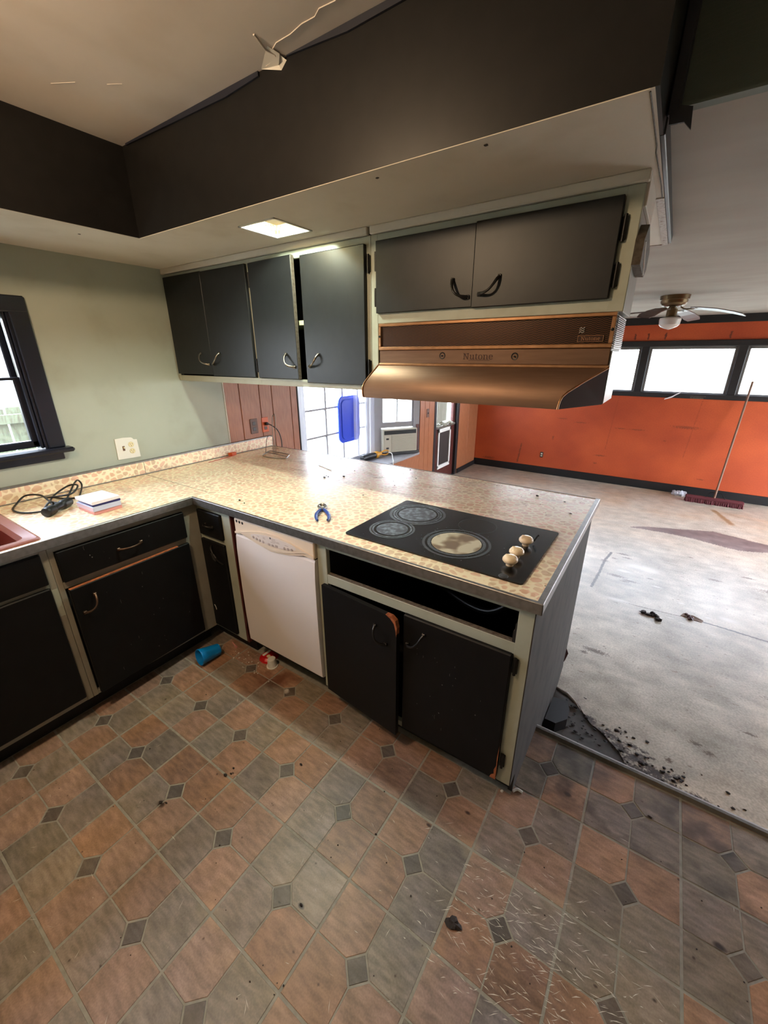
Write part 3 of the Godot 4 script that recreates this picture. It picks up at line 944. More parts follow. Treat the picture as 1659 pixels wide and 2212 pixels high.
# ---------------------------------------------------------------- living room shell
func shell_living() -> void:
	var base := struct("floor_living", MB.new().box(V(-0.6, LF - 0.15, OZ - 0.12), V(5.9, LF - 0.006, -0.45)), M.concrete)
	var sheet := MB.new().map(V(1 / 6.0, 0, 0), V(0, 0, 1 / 5.3), Vector2(0.1 / 6.0, 5.7 / 5.3))
	sheet.prism([V(WX, LF - 0.006, OZ), V(5.8, LF - 0.006, OZ), V(5.8, LF - 0.006, -0.46), V(2.90, LF - 0.006, -0.46), V(2.83, LF - 0.006, -0.60), V(2.76, LF - 0.006, -0.72), V(2.675, LF - 0.006, -0.796), V(2.62, LF - 0.006, -0.82), V(2.583, LF - 0.006, -0.863), V(2.55, LF - 0.006, -0.91), V(2.538, LF - 0.006, -0.926), V(2.50, LF - 0.006, -0.945), V(2.476, LF - 0.006, -0.961), V(2.45, LF - 0.006, -0.965), V(2.405, LF - 0.006, -1.0), V(WX, LF - 0.006, -1.0)], V(0, 0.006, 0))
	part(base, "vinyl_sheet", sheet, M.living_floor, "stained off-white floor covering torn away at the threshold")
	part(base, "torn_flap", MB.new().prism([V(3.015, LF, -2.225), V(3.03, LF + 0.012, -2.25), V(3.09, LF + 0.014, -2.245), V(3.15, LF + 0.004, -2.23), V(3.14, LF, -2.205)], V(0, 0.003, 0)), M.vinyl_flap, "lifted torn flap of floor covering")
	part(base, "curled_edge", MB.new().tube([V(2.41, LF + 0.004, -0.985), V(2.45, LF + 0.016, -0.955), V(2.476, LF + 0.02, -0.945), V(2.52, LF + 0.012, -0.92), V(2.56, LF + 0.002, -0.88)], [0.004, 0.008, 0.009, 0.007, 0.003], 7), M.aged_white)
	# ceiling, slightly sloping towards the back
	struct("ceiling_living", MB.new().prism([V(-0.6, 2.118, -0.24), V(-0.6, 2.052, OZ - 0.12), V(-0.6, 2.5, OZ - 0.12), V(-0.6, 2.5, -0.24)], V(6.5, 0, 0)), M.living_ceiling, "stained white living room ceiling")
	# orange wall around its window band
	var o := MB.new().map(V(1 / 6.0, 0, 0), V(0, -1 / 2.4, 0), Vector2(0, 1.0 - 0.2 / 2.4))
	o.box(V(-0.14, LF - 0.1, OZ - 0.12), V(5.9, 1.13, OZ))
	o.box(V(-0.14, 1.71, OZ - 0.12), V(5.9, 2.12, OZ))
	o.box(V(-0.14, 1.13, OZ - 0.12), V(0.4, 1.71, OZ))
	o.box(V(5.4, 1.13, OZ - 0.12), V(5.9, 1.71, OZ))
	struct("wall_back", o, M.orange_paint, "bright orange living room wall under a band of windows")
	struct("baseboard_back", MB.new().box(V(WX, LF, OZ), V(5.8, LF + 0.115, OZ + 0.018), 0.004), M.base_trim)
	struct("trim_7", MB.new().box(V(WX, 1.965, OZ), V(5.8, 2.065, OZ + 0.02), 0.004), M.base_trim, "black band along the top of the orange wall")
	# left wall: panelled strip beside the kitchen, then bay, then door
	var back := struct("wall_living", MB.new().box(V(-0.14, LF - 0.1, -1.46), V(-0.012, 2.2, -0.75)), M.panelling_dim, "brown panelled wall between kitchen and bay window")
	var zs := [-0.757, -0.883, -1.066, -1.188, -1.389, -1.462]
	for i in 5:
		part(back, "panel", MB.new().box(V(-0.012, LF, zs[i + 1] + 0.002), V(0.0, 2.07, zs[i] - 0.001), 0.003), M.panelling)
	part(back, "corner_bead", MB.new().box(V(-0.02, LF, -1.474), V(0.004, 2.07, -1.462), 0.002), M.charcoal)
	var mid := MB.new()
	mid.box(V(-0.14, LF - 0.1, -4.06), V(WX, 2.2, -3.655))
	mid.box(V(-0.14, LF - 0.1, OZ - 0.1), V(WX, 2.2, -4.90))
	mid.box(V(-0.14, 1.80, -4.90), V(WX, 2.2, -4.06))
	mid.box(V(-0.14, 1.80, -3.66), V(WX, 2.2, -1.46))
	mid.box(V(-0.14, LF - 0.1, -3.66), V(WX, 0.365, -1.46))
	var lw := struct("wall_living_left", mid, M.panelling_dim, "reddish brown panelled living room wall with bay and door")
	for q in [[-3.78, -3.655], [-3.90, -3.784], [-4.06, -3.904], [-5.28, -4.90], [-5.66, -5.284]]:
		part(lw, "panel", MB.new().box(V(WX, LF, q[0]), V(WX + 0.008, 2.06, q[1]), 0.003), M.panelling)
	for q in [[-2.2, -1.48], [-2.93, -2.204], [-3.655, -2.934]]:
		part(lw, "panel", MB.new().box(V(WX, LF, q[0]), V(WX + 0.008, 0.355, q[1]), 0.003), M.panelling)
	struct("baseboard_left", MB.new().box(V(WX + 0.008, LF, OZ), V(WX + 0.022, LF + 0.075, -4.92), 0.003), M.base_trim)
	# right wall of the living room with a glazed garden door, out of view
	var r := MB.new()
	r.box(V(5.8, LF - 0.1, -3.2), V(5.92, 2.2, -0.24))
	r.box(V(5.8, LF - 0.1, OZ), V(5.92, 2.2, -5.3))
	r.box(V(5.8, 1.6, -5.3), V(5.92, 2.2, -3.2))
	r.box(V(5.8, LF - 0.1, -5.3), V(5.92, 0.0, -3.2))
	struct("wall_living_right", r, M.orange_paint)
	struct("wall_living_front", MB.new().box(V(4.2, LF - 0.1, -0.45), V(5.92, 2.2, -0.35)), M.orange_paint)

# ---------------------------------------------------------------- windows and door
func kitchen_window() -> void:
	var f := MB.new()
	# casing on the wall face
	f.box(V(-0.002, 1.152, 0.262), V(0.018, 1.858, 0.335), 0.004)
	f.box(V(-0.002, 1.79, 0.262), V(0.020, 1.862, 1.52), 0.006)
	f.box(V(-0.002, 1.152, 1.42), V(0.018, 1.858, 1.50), 0.004)
	var w := struct("window_1", f, M.navy_trim, "double-hung window with glossy black-navy trim beside the green wall")
	var j := MB.new()
	j.box(V(-0.12, 1.14, 0.332), V(0.006, 1.82, 0.347), 0.002)
	j.box(V(-0.12, 1.14, 1.413), V(0.006, 1.82, 1.43), 0.002)
	j.box(V(-0.12, 1.80, 0.335), V(0.006, 1.82, 1.42), 0.002)
	part(w, "jamb", j, M.navy_trim)
	part(w, "stop_bead", MB.new().box(V(-0.028, 1.155, 0.347), V(-0.004, 1.80, 0.361), 0.004).box(V(-0.028, 1.155, 1.40), V(-0.004, 1.80, 1.414), 0.004), M.navy_trim)
	var s := MB.new()
	s.box(V(-0.07, 1.165, 0.350), V(-0.034, 1.50, 0.384), 0.005).box(V(-0.07, 1.165, 1.376), V(-0.034, 1.50, 1.41), 0.005)
	s.box(V(-0.07, 1.160, 0.350), V(-0.034, 1.195, 1.41), 0.005).box(V(-0.07, 1.490, 0.350), V(-0.034, 1.503, 1.41), 0.003)
	part(w, "lower_sash", s, M.navy_trim)
	s = MB.new()
	s.box(V(-0.108, 1.49, 0.350), V(-0.074, 1.80, 0.380), 0.005).box(V(-0.108, 1.49, 1.38), V(-0.074, 1.80, 1.41), 0.005)
	s.box(V(-0.108, 1.765, 0.350), V(-0.074, 1.80, 1.41), 0.005).box(V(-0.108, 1.488, 0.350), V(-0.074, 1.501, 1.41), 0.003)
	part(w, "upper_sash", s, M.navy_trim)
	part(w, "pane", MB.new().box(V(-0.054, 1.19, 0.38), V(-0.050, 1.495, 1.38)), M.pane)
	part(w, "pane", MB.new().box(V(-0.093, 1.50, 0.375), V(-0.089, 1.77, 1.385)), M.pane)
	part(w, "stool", MB.new().box(V(-0.05, 1.128, 0.238), V(0.062, 1.152, 1.53), 0.008), M.navy_trim, "projecting black window stool")
	part(w, "apron", MB.new().box(V(-0.002, 1.088, 0.278), V(0.016, 1.13, 1.5), 0.004), M.navy_trim)

func bay() -> void:
	var xb := -0.43
	var A := V(xb, 0, -3.07)
	var dv := (V(-0.02, 0, -3.65) - A).normalized()
	var X := Transform3D(Basis(dv, Vector3.UP, dv.cross(Vector3.UP)), A)
	var L := 0.71
	# seat and bay ceiling
	var seat := MB.new().prism([V(WX + 0.01, 0.36, -1.47), V(xb - 0.1, 0.36, -1.97), V(xb - 0.1, 0.36, -3.1), V(WX + 0.01, 0.36, -3.66)], V(0, 0.025, 0))
	struct("trim_8", seat, M.bay_grey, "grey bay window seat top")
	struct("wall_bay", MB.new().prism([V(WX - 0.12, LF, -1.47), V(xb - 0.1, LF, -1.97), V(xb - 0.1, LF, -3.1), V(WX - 0.12, LF, -3.66)], V(0, 0.56, 0)), M.bay_grey)
	struct("ceiling_bay", MB.new().prism([V(WX - 0.005, 1.80, -1.46), V(xb - 0.12, 1.80, -1.93), V(xb - 0.12, 1.80, -3.12), V(WX - 0.005, 1.80, -3.66)], V(0, 0.12, 0)), M.bay_grey)
	# front with small panes
	var f := MB.new()
	f.box(V(xb - 0.06, 0.385, -3.07), V(xb, 0.44, -1.97), 0.003)
	f.box(V(xb - 0.06, 1.68, -3.07), V(xb, 1.80, -1.97), 0.003)
	f.box(V(xb - 0.06, 0.385, -1.985), V(xb, 1.80, -1.93), 0.003)
	f.box(V(xb - 0.06, 0.385, -3.10), V(xb, 1.80, -3.05), 0.003)
	var w := struct("window_2", f, M.bay_grey, "bay window front of small square panes behind the counter")
	var zc := [-1.985, -2.313, -2.603, -2.890, -3.05]
	var yc := [0.44, 0.772, 1.062, 1.37, 1.68]
	for i in 3:
		part(w, "muntin", MB.new().box(V(xb - 0.045, 0.44, zc[i + 1] - 0.011), V(xb - 0.012, 1.68, zc[i + 1] + 0.011), 0.003), M.bay_grey)
		part(w, "muntin", MB.new().box(V(xb - 0.044, yc[i + 1] - 0.010, -3.05), V(xb - 0.013, yc[i + 1] + 0.010, -1.985), 0.003), M.bay_grey)
	for i in 4:
		for k in 4:
			part(w, "pane", MB.new().box(V(xb - 0.030, yc[k] + 0.008, zc[i + 1] + 0.009), V(xb - 0.027, yc[k + 1] - 0.008, zc[i] - 0.009)), M.pane)
	# near side of the bay
	struct("wall_bay_near", MB.new().prism([V(WX - 0.005, 0.385, -1.465), V(xb, 0.385, -1.97), V(xb - 0.05, 0.385, -1.93), V(WX - 0.06, 0.385, -1.44)], V(0, 1.42, 0)), M.bay_grey)
	# far side of the bay: window over an air conditioner
	var s := MB.new()
	s.xf = X
	s.box(V(-0.03, 0.385, -0.06), V(0.175, 1.80, 0), 0.002)
	s.box(V(0.625, 0.385, -0.06), V(L, 1.80, 0), 0.002)
	s.box(V(0.17, 1.62, -0.06), V(0.63, 1.80, 0), 0.002)
	s.box(V(0.17, 0.385, -0.06), V(0.63, 0.425, 0), 0.002)
	var w3 := struct("window_3", s, M.bay_grey, "sash window of the bay above the air conditioner")
	var q := MB.new()
	q.xf = X
	q.box(V(0.17, 0.735, -0.05), V(0.63, 0.802, -0.012), 0.004)
	q.box(V(0.175, 0.80, -0.05), V(0.203, 1.62, -0.012), 0.003).box(V(0.603, 0.80, -0.05), V(0.63, 1.62, -0.012), 0.003)
	q.box(V(0.395, 0.80, -0.045), V(0.407, 1.62, -0.016), 0.002)
	q.box(V(0.2, 1.095, -0.045), V(0.605, 1.110, -0.016), 0.002)
	part(w3, "sash", q, M.bay_grey)
	for b in [[0.203, 0.396], [0.407, 0.603]]:
		for y in [[0.802, 1.097], [1.11, 1.62]]:
			var pn := MB.new()
			pn.xf = X
			pn.box(V(b[0], y[0], -0.034), V(b[1], y[1], -0.031))
			part(w3, "pane", pn, M.pane)
	var lk := MB.new()
	lk.xf = X
	lk.box(V(0.37, 0.802, -0.014), V(0.43, 0.812, 0.0), 0.003)
	part(w3, "sash_lift", lk, M.white_plastic)
	var fl := MB.new()
	fl.xf = X
	fl.box(V(0.662, 0.40, -0.05), V(0.705, 0.76, 0.004), 0.002)
	part(w3, "filler_board", fl, M.door_red)
	# air conditioner
	var o := X * V(0.42, 0.385, 0)
	var ac := thing("air_conditioner", "beige window air conditioner with a louvred front in the bay", "air conditioner", o)
	var c := MB.new()
	c.xf = X
	c.box(V(0.185, 0.425, -0.25), V(0.660, 0.722, 0.045), 0.006)
	part(ac, "case", c, M.ac_beige)
	c = MB.new()
	c.xf = X
	c.box(V(0.20, 0.655, 0.045), V(0.645, 0.705, 0.048))
	part(ac, "outlet_recess", c, M.ac_dark)
	for i in 4:
		c = MB.new()
		c.xf = X
		c.box(V(0.205, 0.660 + i * 0.0115, 0.047), V(0.64, 0.6635 + i * 0.0115, 0.056), 0.001)
		part(ac, "louvre", c, M.ac_dark)
	c = MB.new()
	c.xf = X
	for i in 17:
		c.box(V(0.30, 0.442 + i * 0.012, 0.044), V(0.645, 0.4485 + i * 0.012, 0.052), 0.001)
	part(ac, "intake_grille", c, M.ac_beige)
	c = MB.new()
	c.xf = X
	c.box(V(0.205, 0.44, 0.044), V(0.288, 0.645, 0.049), 0.002)
	part(ac, "control_panel", c, M.ac_beige)
	for y in [0.59, 0.47]:
		c = MB.new()
		c.xf = X
		c.box(V(0.225, y, 0.048), V(0.262, y + 0.022, 0.053), 0.002)
		part(ac, "button", c, M.ac_dark)
	c = MB.new()
	c.xf = X
	c.box(V(0.18, 0.388, -0.06), V(0.70, 0.424, 0.035), 0.003)
	part(ac, "support_rail", c, M.ac_dark)
	# plastic film hanging over the far part of the panes
	var fm := MB.new()
	for i in 14:
		var z0 := -2.70 - i * 0.028
		var z1 := z0 - 0.028
		var x0 := xb + 0.062 + 0.018 * sin(i * 1.9)
		var x1 := xb + 0.062 + 0.018 * sin((i + 1) * 1.9)
		var b0 := 0.40 + 0.10 * maxf(0, 6 - i) / 6.0
		fm.poly([V(x0, b0, z0), V(x1, b0, z1), V(x1 * 0.98, 1.66, z1), V(x0 * 0.98, 1.66, z0)], V(1, 0, 0))
	tag(part(self, "plastic_sheet", fm, M.film), "torn translucent plastic sheet over the bay's far panes, behind the blue lid", "plastic sheet")
	var fm2 := MB.new()
	for i in 8:
		var z0 := -1.545 - i * 0.05
		var z1 := z0 - 0.05
		var x0 := WX - 0.05 - i * 0.04 + 0.008 * sin(i * 2.3)
		var x1 := WX - 0.05 - (i + 1) * 0.04 + 0.008 * sin((i + 1) * 2.3)
		fm2.poly([V(x0, 0.39, z0), V(x1, 0.39, z1), V(x1, 1.7, z1), V(x0, 1.7, z0)], V(1, 0, 0))
	tag(part(self, "plastic_sheet", fm2, M.film), "crumpled grey plastic sheet at the bay's near edge, beside the brown panelling", "plastic sheet")
	# blue lid
	var lid := thing("storage_lid", "blue plastic tub lid hanging upright in front of the bay panes", "lid", V(xb + 0.02, 0.64, -2.66))
	var ring := func(sc: float, x: float) -> Array:
		var p := []
		var hz := 0.190 * sc
		var hy := 0.262 * (1.0 - (1.0 - sc) * 0.7)
		var r := 0.07 * sc
		for k in 4:
			var sz := [1.0, -1.0, -1.0, 1.0][k] as float
			var sy := [1.0, 1.0, -1.0, -1.0][k] as float
			for t in 5:
				var a := PI / 2 * k + PI / 2 * t / 4.0
				p.append(V(x, 0.912 + sy * (hy - r) + sin(a) * r, -2.675 + sz * (hz - r) + cos(a) * r))
		return p
	var lb := MB.new()
	var ctr := V(xb, 0.912, -2.675)
	lb.loft([ring.call(0.985, xb + 0.004), ring.call(1.0, xb + 0.016), ring.call(1.0, xb + 0.024), ring.call(0.97, xb + 0.03)], ctr)
	lb.poly(ring.call(0.985, xb + 0.004), V(-1, 0, 0))
	part(lid, "rim", lb, M.blue_plastic)
	lb = MB.new()
	lb.poly(ring.call(0.97, xb + 0.024), V(1, 0, 0))
	lb.loft([ring.call(0.80, xb + 0.024), ring.call(0.76, xb + 0.034)], ctr)
	lb.poly(ring.call(0.76, xb + 0.034), V(1, 0, 0))
	part(lid, "panel", lb, M.blue_plastic)
	var hk := MB.new().tube([V(xb - 0.005, 1.375, -2.62), V(xb + 0.012, 1.30, -2.64), V(xb + 0.018, 1.16, -2.66)], 0.0025, 6).tube([V(xb - 0.005, 1.375, -2.74), V(xb + 0.012, 1.30, -2.72), V(xb + 0.018, 1.16, -2.70)], 0.0025, 6)
	part(lid, "hanging_cord", hk, M.white_plastic)
	# tool on the seat
	var t := thing("flashlight", "black tool with a yellow collar lying on the bay seat", "tool", V(-0.33, 0.385, -2.95))
	var p0 := V(-0.335, 0.425, -2.80)
	var ax := V(0.03, 0.0, -0.30)
	part(t, "barrel", MB.new().lathe([Vector2(0, 0), Vector2(0.034, 0.004), Vector2(0.038, 0.03), Vector2(0.038, 0.235), Vector2(0.030, 0.245), Vector2(0, 0.246)], p0, ax, 18), M.black_rubber)
	part(t, "collar", MB.new().lathe([Vector2(0.032, 0.24), Vector2(0.042, 0.245), Vector2(0.042, 0.29), Vector2(0.024, 0.31), Vector2(0.022, 0.36), Vector2(0, 0.361)], p0, ax, 18), M.yellow)
	part(t, "loop_handle", MB.new().tube(smooth_path([V(-0.30, 0.425, -3.15), V(-0.275, 0.455, -3.19), V(-0.25, 0.455, -3.24), V(-0.25, 0.42, -3.26), V(-0.275, 0.40, -3.22)], 5, true), 0.009, 7, true), M.yellow)
	var cd := MB.new().tube(smooth_path([V(-0.255, 0.43, -3.25), V(-0.16, 0.435, -3.2), V(-0.08, 0.40, -3.1), V(-0.02, 0.392, -3.02), V(0.0, 0.36, -2.98), V(0.0, 0.2, -2.97), V(0.004, 0.0, -2.97)], 6), 0.006, 6)
	tag(part(self, "power_cable", cd, M.white_plastic), "white cable looping from the bay seat down the brown panelling", "cable")

func living_left_door() -> void:
	var d := MB.new()
	d.box(V(-0.13, LF, -4.125), V(WX + 0.014, 1.83, -4.06), 0.004)
	d.box(V(-0.13, LF, -4.90), V(WX + 0.014, 1.83, -4.83), 0.004)
	d.box(V(-0.13, 1.77, -4.90), V(WX + 0.014, 1.83, -4.06), 0.004)
	var o := struct("door_1", d, M.charcoal, "dark brown back door with a window and a white-framed pet flap")
	var p := MB.new()
	p.box(V(-0.09, LF + 0.01, -4.83), V(-0.05, 0.64, -4.125), 0.003)
	p.box(V(-0.09, 0.64, -4.20), V(-0.05, 1.77, -4.125), 0.003).box(V(-0.09, 0.64, -4.83), V(-0.05, 1.77, -4.76), 0.003)
	p.box(V(-0.09, 1.62, -4.83), V(-0.05, 1.77, -4.125), 0.003)
	part(o, "leaf", p, M.door_red)
	part(o, "pane", MB.new().box(V(-0.072, 0.64, -4.76), V(-0.068, 1.62, -4.20)), M.pane)
	part(o, "glazing_bar", MB.new().box(V(-0.08, 0.64, -4.57), V(-0.06, 1.62, -4.555), 0.002), M.white_paint)
	part(o, "ledge", MB.new().box(V(-0.06, 0.61, -4.79), V(-0.02, 0.64, -4.15), 0.004), M.dirty_wood)
	var f := MB.new()
	f.box(V(-0.05, 0.02, -4.29), V(-0.03, 0.60, -4.255), 0.003).box(V(-0.05, 0.02, -4.67), V(-0.03, 0.60, -4.63), 0.003)
	f.box(V(-0.05, 0.545, -4.67), V(-0.03, 0.60, -4.255), 0.003).box(V(-0.05, 0.0, -4.67), V(-0.03, 0.055, -4.255), 0.003)
	part(o, "pet_flap_frame", f, M.white_plastic)
	part(o, "pet_flap", MB.new().box(V(-0.052, 0.05, -4.635), V(-0.044, 0.55, -4.285), 0.002), M.dark_stain)
	var rng := RandomNumberGenerator.new()
	rng.seed = 8
	var c := MB.new()
	for i in 7:
		var z0 := -4.20 - i * 0.042
		var z1 := z0 - 0.042
		var x0 := -0.045 + 0.010 * sin(i * 2.1)
		var x1 := -0.045 + 0.010 * sin((i + 1) * 2.1)
		var b := 0.66 + rng.randf_range(0, 0.05)
		c.poly([V(x0, b, z0), V(x1, b, z1), V(x1, 1.2, z1), V(x0, 1.2, z0)], V(1, 0, 0))
	for i in 5:
		c.blob(V(-0.03, 0.655 + 0.02 * (i % 2), -4.24 - 0.1 * i), V(0.03, 0.025, 0.06), rng, 8, 0.3)
	tag(part(self, "rag_curtain", c, M.cloth), "crumpled off-white rag hanging in the back door's window", "curtain")

func back_windows() -> void:
	var f := MB.new()
	f.box(V(0.36, 1.070, OZ - 0.02), V(5.44, 1.135, OZ + 0.03), 0.006)
	f.box(V(0.36, 1.70, OZ - 0.02), V(5.44, 1.772, OZ + 0.025), 0.006)
	f.box(V(0.36, 1.07, OZ - 0.02), V(0.44, 1.77, OZ + 0.025), 0.006)
	f.box(V(5.36, 1.07, OZ - 0.02), V(5.44, 1.77, OZ + 0.025), 0.006)
	f.box(V(0.38, 1.12, OZ - 0.12), V(5.42, 1.14, OZ + 0.0))
	f.box(V(0.38, 1.695, OZ - 0.12), V(5.42, 1.715, OZ + 0.0))
	var w := struct("window_4", f, M.charcoal, "band of awning windows with charcoal frames in the orange wall")
	var edges := [[0.44, 1.20], [1.32, 2.195], [2.315, 3.20], [3.315, 4.20], [4.32, 5.36]]
	for i in 4:
		part(w, "mullion", MB.new().box(V(edges[i][1] + 0.012, 1.10, OZ - 0.11), V(edges[i + 1][0] - 0.012, 1.75, OZ + 0.022), 0.005), M.charcoal)
	for q in edges:
		var s := MB.new()
		s.box(V(q[0] - 0.014, 1.13, OZ - 0.08), V(q[0] + 0.016, 1.71, OZ + 0.004), 0.003).box(V(q[1] - 0.016, 1.13, OZ - 0.08), V(q[1] + 0.014, 1.71, OZ + 0.004), 0.003)
		s.box(V(q[0], 1.13, OZ - 0.08), V(q[1], 1.148, OZ + 0.004), 0.003).box(V(q[0], 1.668, OZ - 0.08), V(q[1], 1.705, OZ + 0.004), 0.003)
		part(w, "sash", s, M.sash_grey)
		part(w, "pane", MB.new().box(V(q[0] + 0.01, 1.14, OZ - 0.05), V(q[1] - 0.01, 1.68, OZ - 0.046)), M.pane)
	var rng := RandomNumberGenerator.new()
	rng.seed = 15
	part(w, "bare_patch", MB.new().box(V(2.86, 1.10, OZ + 0.028), V(3.02, 1.106, OZ + 0.0315), 0.001).box(V(2.86, 1.073, OZ + 0.029), V(3.0, 1.088, OZ + 0.0315), 0.001), M.dirty_wood)
	# curled strip of paper hanging from the frame
	var c := MB.new()
	var pts := smooth_path([V(2.745, 1.135, OZ + 0.034), V(2.70, 1.105, OZ + 0.045), V(2.66, 1.075, OZ + 0.06), V(2.585, 1.045, OZ + 0.05)], 5)
	for i in pts.size() - 1:
		var k0 := 0.012 + 0.008 * sin(PI * i / pts.size())
		c.prism([pts[i], pts[i + 1], pts[i + 1] + V(0.004, k0, 0), pts[i] + V(0.004, k0, 0)], V(0, 0, 0.002))
	tag(part(self, "paper_strip", c, M.paper_white), "curled white strip hanging off the window frame over the orange wall", "paper")

# ---------------------------------------------------------------- cabinets
func bow(par: Node3D, p: Vector3, q: Vector3, out: Vector3, sag: Vector3, m: Material, label := "") -> void:
	var pts := []
	var rad := []
	for i in 13:
		var t := i / 12.0
		var s := sin(PI * t)
		pts.append(p.lerp(q, t) + out * (0.004 + 0.024 * pow(s, 0.6)) + sag * s)
		rad.append(0.0062 - 0.0022 * s)
	var mb := MB.new().tube(pts, rad, 8)
	mb.box(p - Vector3.ONE * 0.007, p + Vector3.ONE * 0.007, 0.002)
	mb.box(q - Vector3.ONE * 0.007, q + Vector3.ONE * 0.007, 0.002)
	part(par, "handle", mb, m, label)

func hinge(par: Node3D, x: float, y: float, z: float, m: Material = null) -> void:
	var mb := MB.new().box(V(x - 0.009, y - 0.03, z - 0.004), V(x + 0.009, y + 0.03, z + 0.003), 0.002).tube([V(x, y - 0.034, z + 0.004), V(x, y + 0.034, z + 0.004)], 0.005, 8)
	part(par, "hinge", mb, m if m else M.hinge)

func specks(par: Node3D, a: Vector3, b: Vector3, out: Vector3, count: int, sd: int) -> void:
	var rng := RandomNumberGenerator.new()
	rng.seed = sd
	var mb := MB.new()
	var h := b - a
	var up := V(0, h.y, 0)
	var across := V(h.x, 0, h.z)
	for i in count:
		var p := a + across * rng.randf_range(0.08, 0.92) + up * rng.randf_range(0.08, 0.92) + out * 0.0006
		if i % 3 == 0:
			var l := rng.randf_range(0.006, 0.02)
			var q := across.normalized() * rng.randf_range(-0.003, 0.003)
			mb.tube([p, p + V(0, l * 0.5, 0) + q, p + V(0, l, 0) + q * 0.3], 0.0005, 5)
		else:
			var k := rng.randf_range(0.0008, 0.0026)
			mb.blob(p, Vector3(k, k * 1.3, k) - out.abs() * (k - 0.0004), rng, 6, 0.3)
	stuff(part(par, "paint_scuffs", mb, M.scuff_grey))

func left_base_cabinets() -> void:
	var fx := 0.65
	# drawer and door unit, from the corner to the stile at z = 0.63
	var a := thing("base_cabinet", "black base cabinet with one wide drawer and door, left of the inside corner", "cabinet", V(0.32, 0, 0.33), "black base cabinets")
	var f := MB.new()
	f.box(V(fx - 0.021, 0.099, -0.03), V(fx + 0.0008, 0.8785, 0.052), 0.002)
	f.box(V(fx - 0.021, 0.099, 0.612), V(fx + 0.0008, 0.8785, 0.633), 0.002)
	f.box(V(fx - 0.02, 0.848, 0.05), V(fx, 0.878, 0.615), 0.002).box(V(fx - 0.02, 0.672, 0.05), V(fx, 0.703, 0.615), 0.002).box(V(fx - 0.02, 0.10, 0.05), V(fx, 0.122, 0.615), 0.002)
	part(a, "face_frame", f, M.frame_grey)
	part(a, "body", MB.new().box(V(0.02, 0.10, -0.02), V(fx - 0.02, 0.86, 0.632)), M.cab_inside)
	part(a, "toe_board", MB.new().box(V(0.02, 0, -0.02), V(0.585, 0.10, 0.632)), M.toe)
	part(a, "drawer", MB.new().box(V(fx - 0.004, 0.706, 0.054), V(fx + 0.016, 0.848, 0.611), 0.004), M.base_black)
	bow(a.get_node("drawer"), V(0.667, 0.773, 0.385), V(0.667, 0.773, 0.285), V(1, 0, 0), V(0, 0.0, 0), M.handle_copper)
	var dr := MB.new()
	dr.xf = Transform3D(Basis(Vector3.UP, 0.035), V(fx, 0, 0.055))
	dr.box(V(-0.002, 0.122, 0.0), V(0.018, 0.676, 0.555), 0.003)
	part(a, "door", dr, M.base_black)
	var be := MB.new()
	be.xf = dr.xf
	be.box(V(0.0, 0.676, 0.06), V(0.0165, 0.6785, 0.553), 0.0005)
	part(a.get_node("door"), "bare_edge", be, M.raw_wood, "worn bare wood edge")
	bow(a.get_node("door"), V(0.688, 0.618, 0.527), V(0.690, 0.553, 0.580), V(1, 0, 0), V(0, -0.012, -0.01), M.handle_copper)
	specks(a.get_node("door"), V(0.688, 0.13, 0.58), V(0.671, 0.66, 0.08), V(1, 0, 0), 16, 1)
	specks(a.get_node("drawer"), V(0.666, 0.72, 0.6), V(0.666, 0.84, 0.07), V(1, 0, 0), 6, 2)
	# sink unit
	var b := thing("base_cabinet", "black base cabinet under the rust-red sink, with a false drawer front and doors", "cabinet", V(0.32, 0, 1.0), "black base cabinets")
	f = MB.new()
	f.box(V(fx - 0.021, 0.099, 0.634), V(fx + 0.0008, 0.8785, 0.660), 0.002)
	f.box(V(fx - 0.02, 0.858, 0.655), V(fx, 0.878, 1.5), 0.002).box(V(fx - 0.02, 0.70, 0.655), V(fx, 0.722, 1.5), 0.002).box(V(fx - 0.02, 0.10, 0.655), V(fx, 0.132, 1.5), 0.002)
	f.box(V(fx - 0.021, 0.099, 1.48), V(fx + 0.0008, 0.8785, 1.52), 0.002)
	part(b, "face_frame", f, M.frame_grey)
	part(b, "body", MB.new().box(V(0.02, 0.10, 0.633), V(fx - 0.02, 0.72, 1.5)), M.cab_inside)
	part(b, "toe_board", MB.new().box(V(0.02, 0, 0.633), V(0.585, 0.10, 1.5)), M.toe)
	part(b, "drawer_front", MB.new().box(V(fx - 0.004, 0.722, 0.660), V(fx + 0.014, 0.858, 1.48), 0.004), M.base_black)
	part(b, "door", MB.new().box(V(fx - 0.002, 0.128, 0.662), V(fx + 0.016, 0.705, 1.06), 0.004), M.base_black)
	part(b, "door", MB.new().box(V(fx - 0.002, 0.128, 1.065), V(fx + 0.016, 0.705, 1.48), 0.004), M.base_black)
	part(b, "paint_patch", MB.new().box(V(fx, 0.56, 0.636), V(fx + 0.0012, 0.69, 0.658), 0.0005), M.frame_paint, "fresher pale green paint patch on the stile")

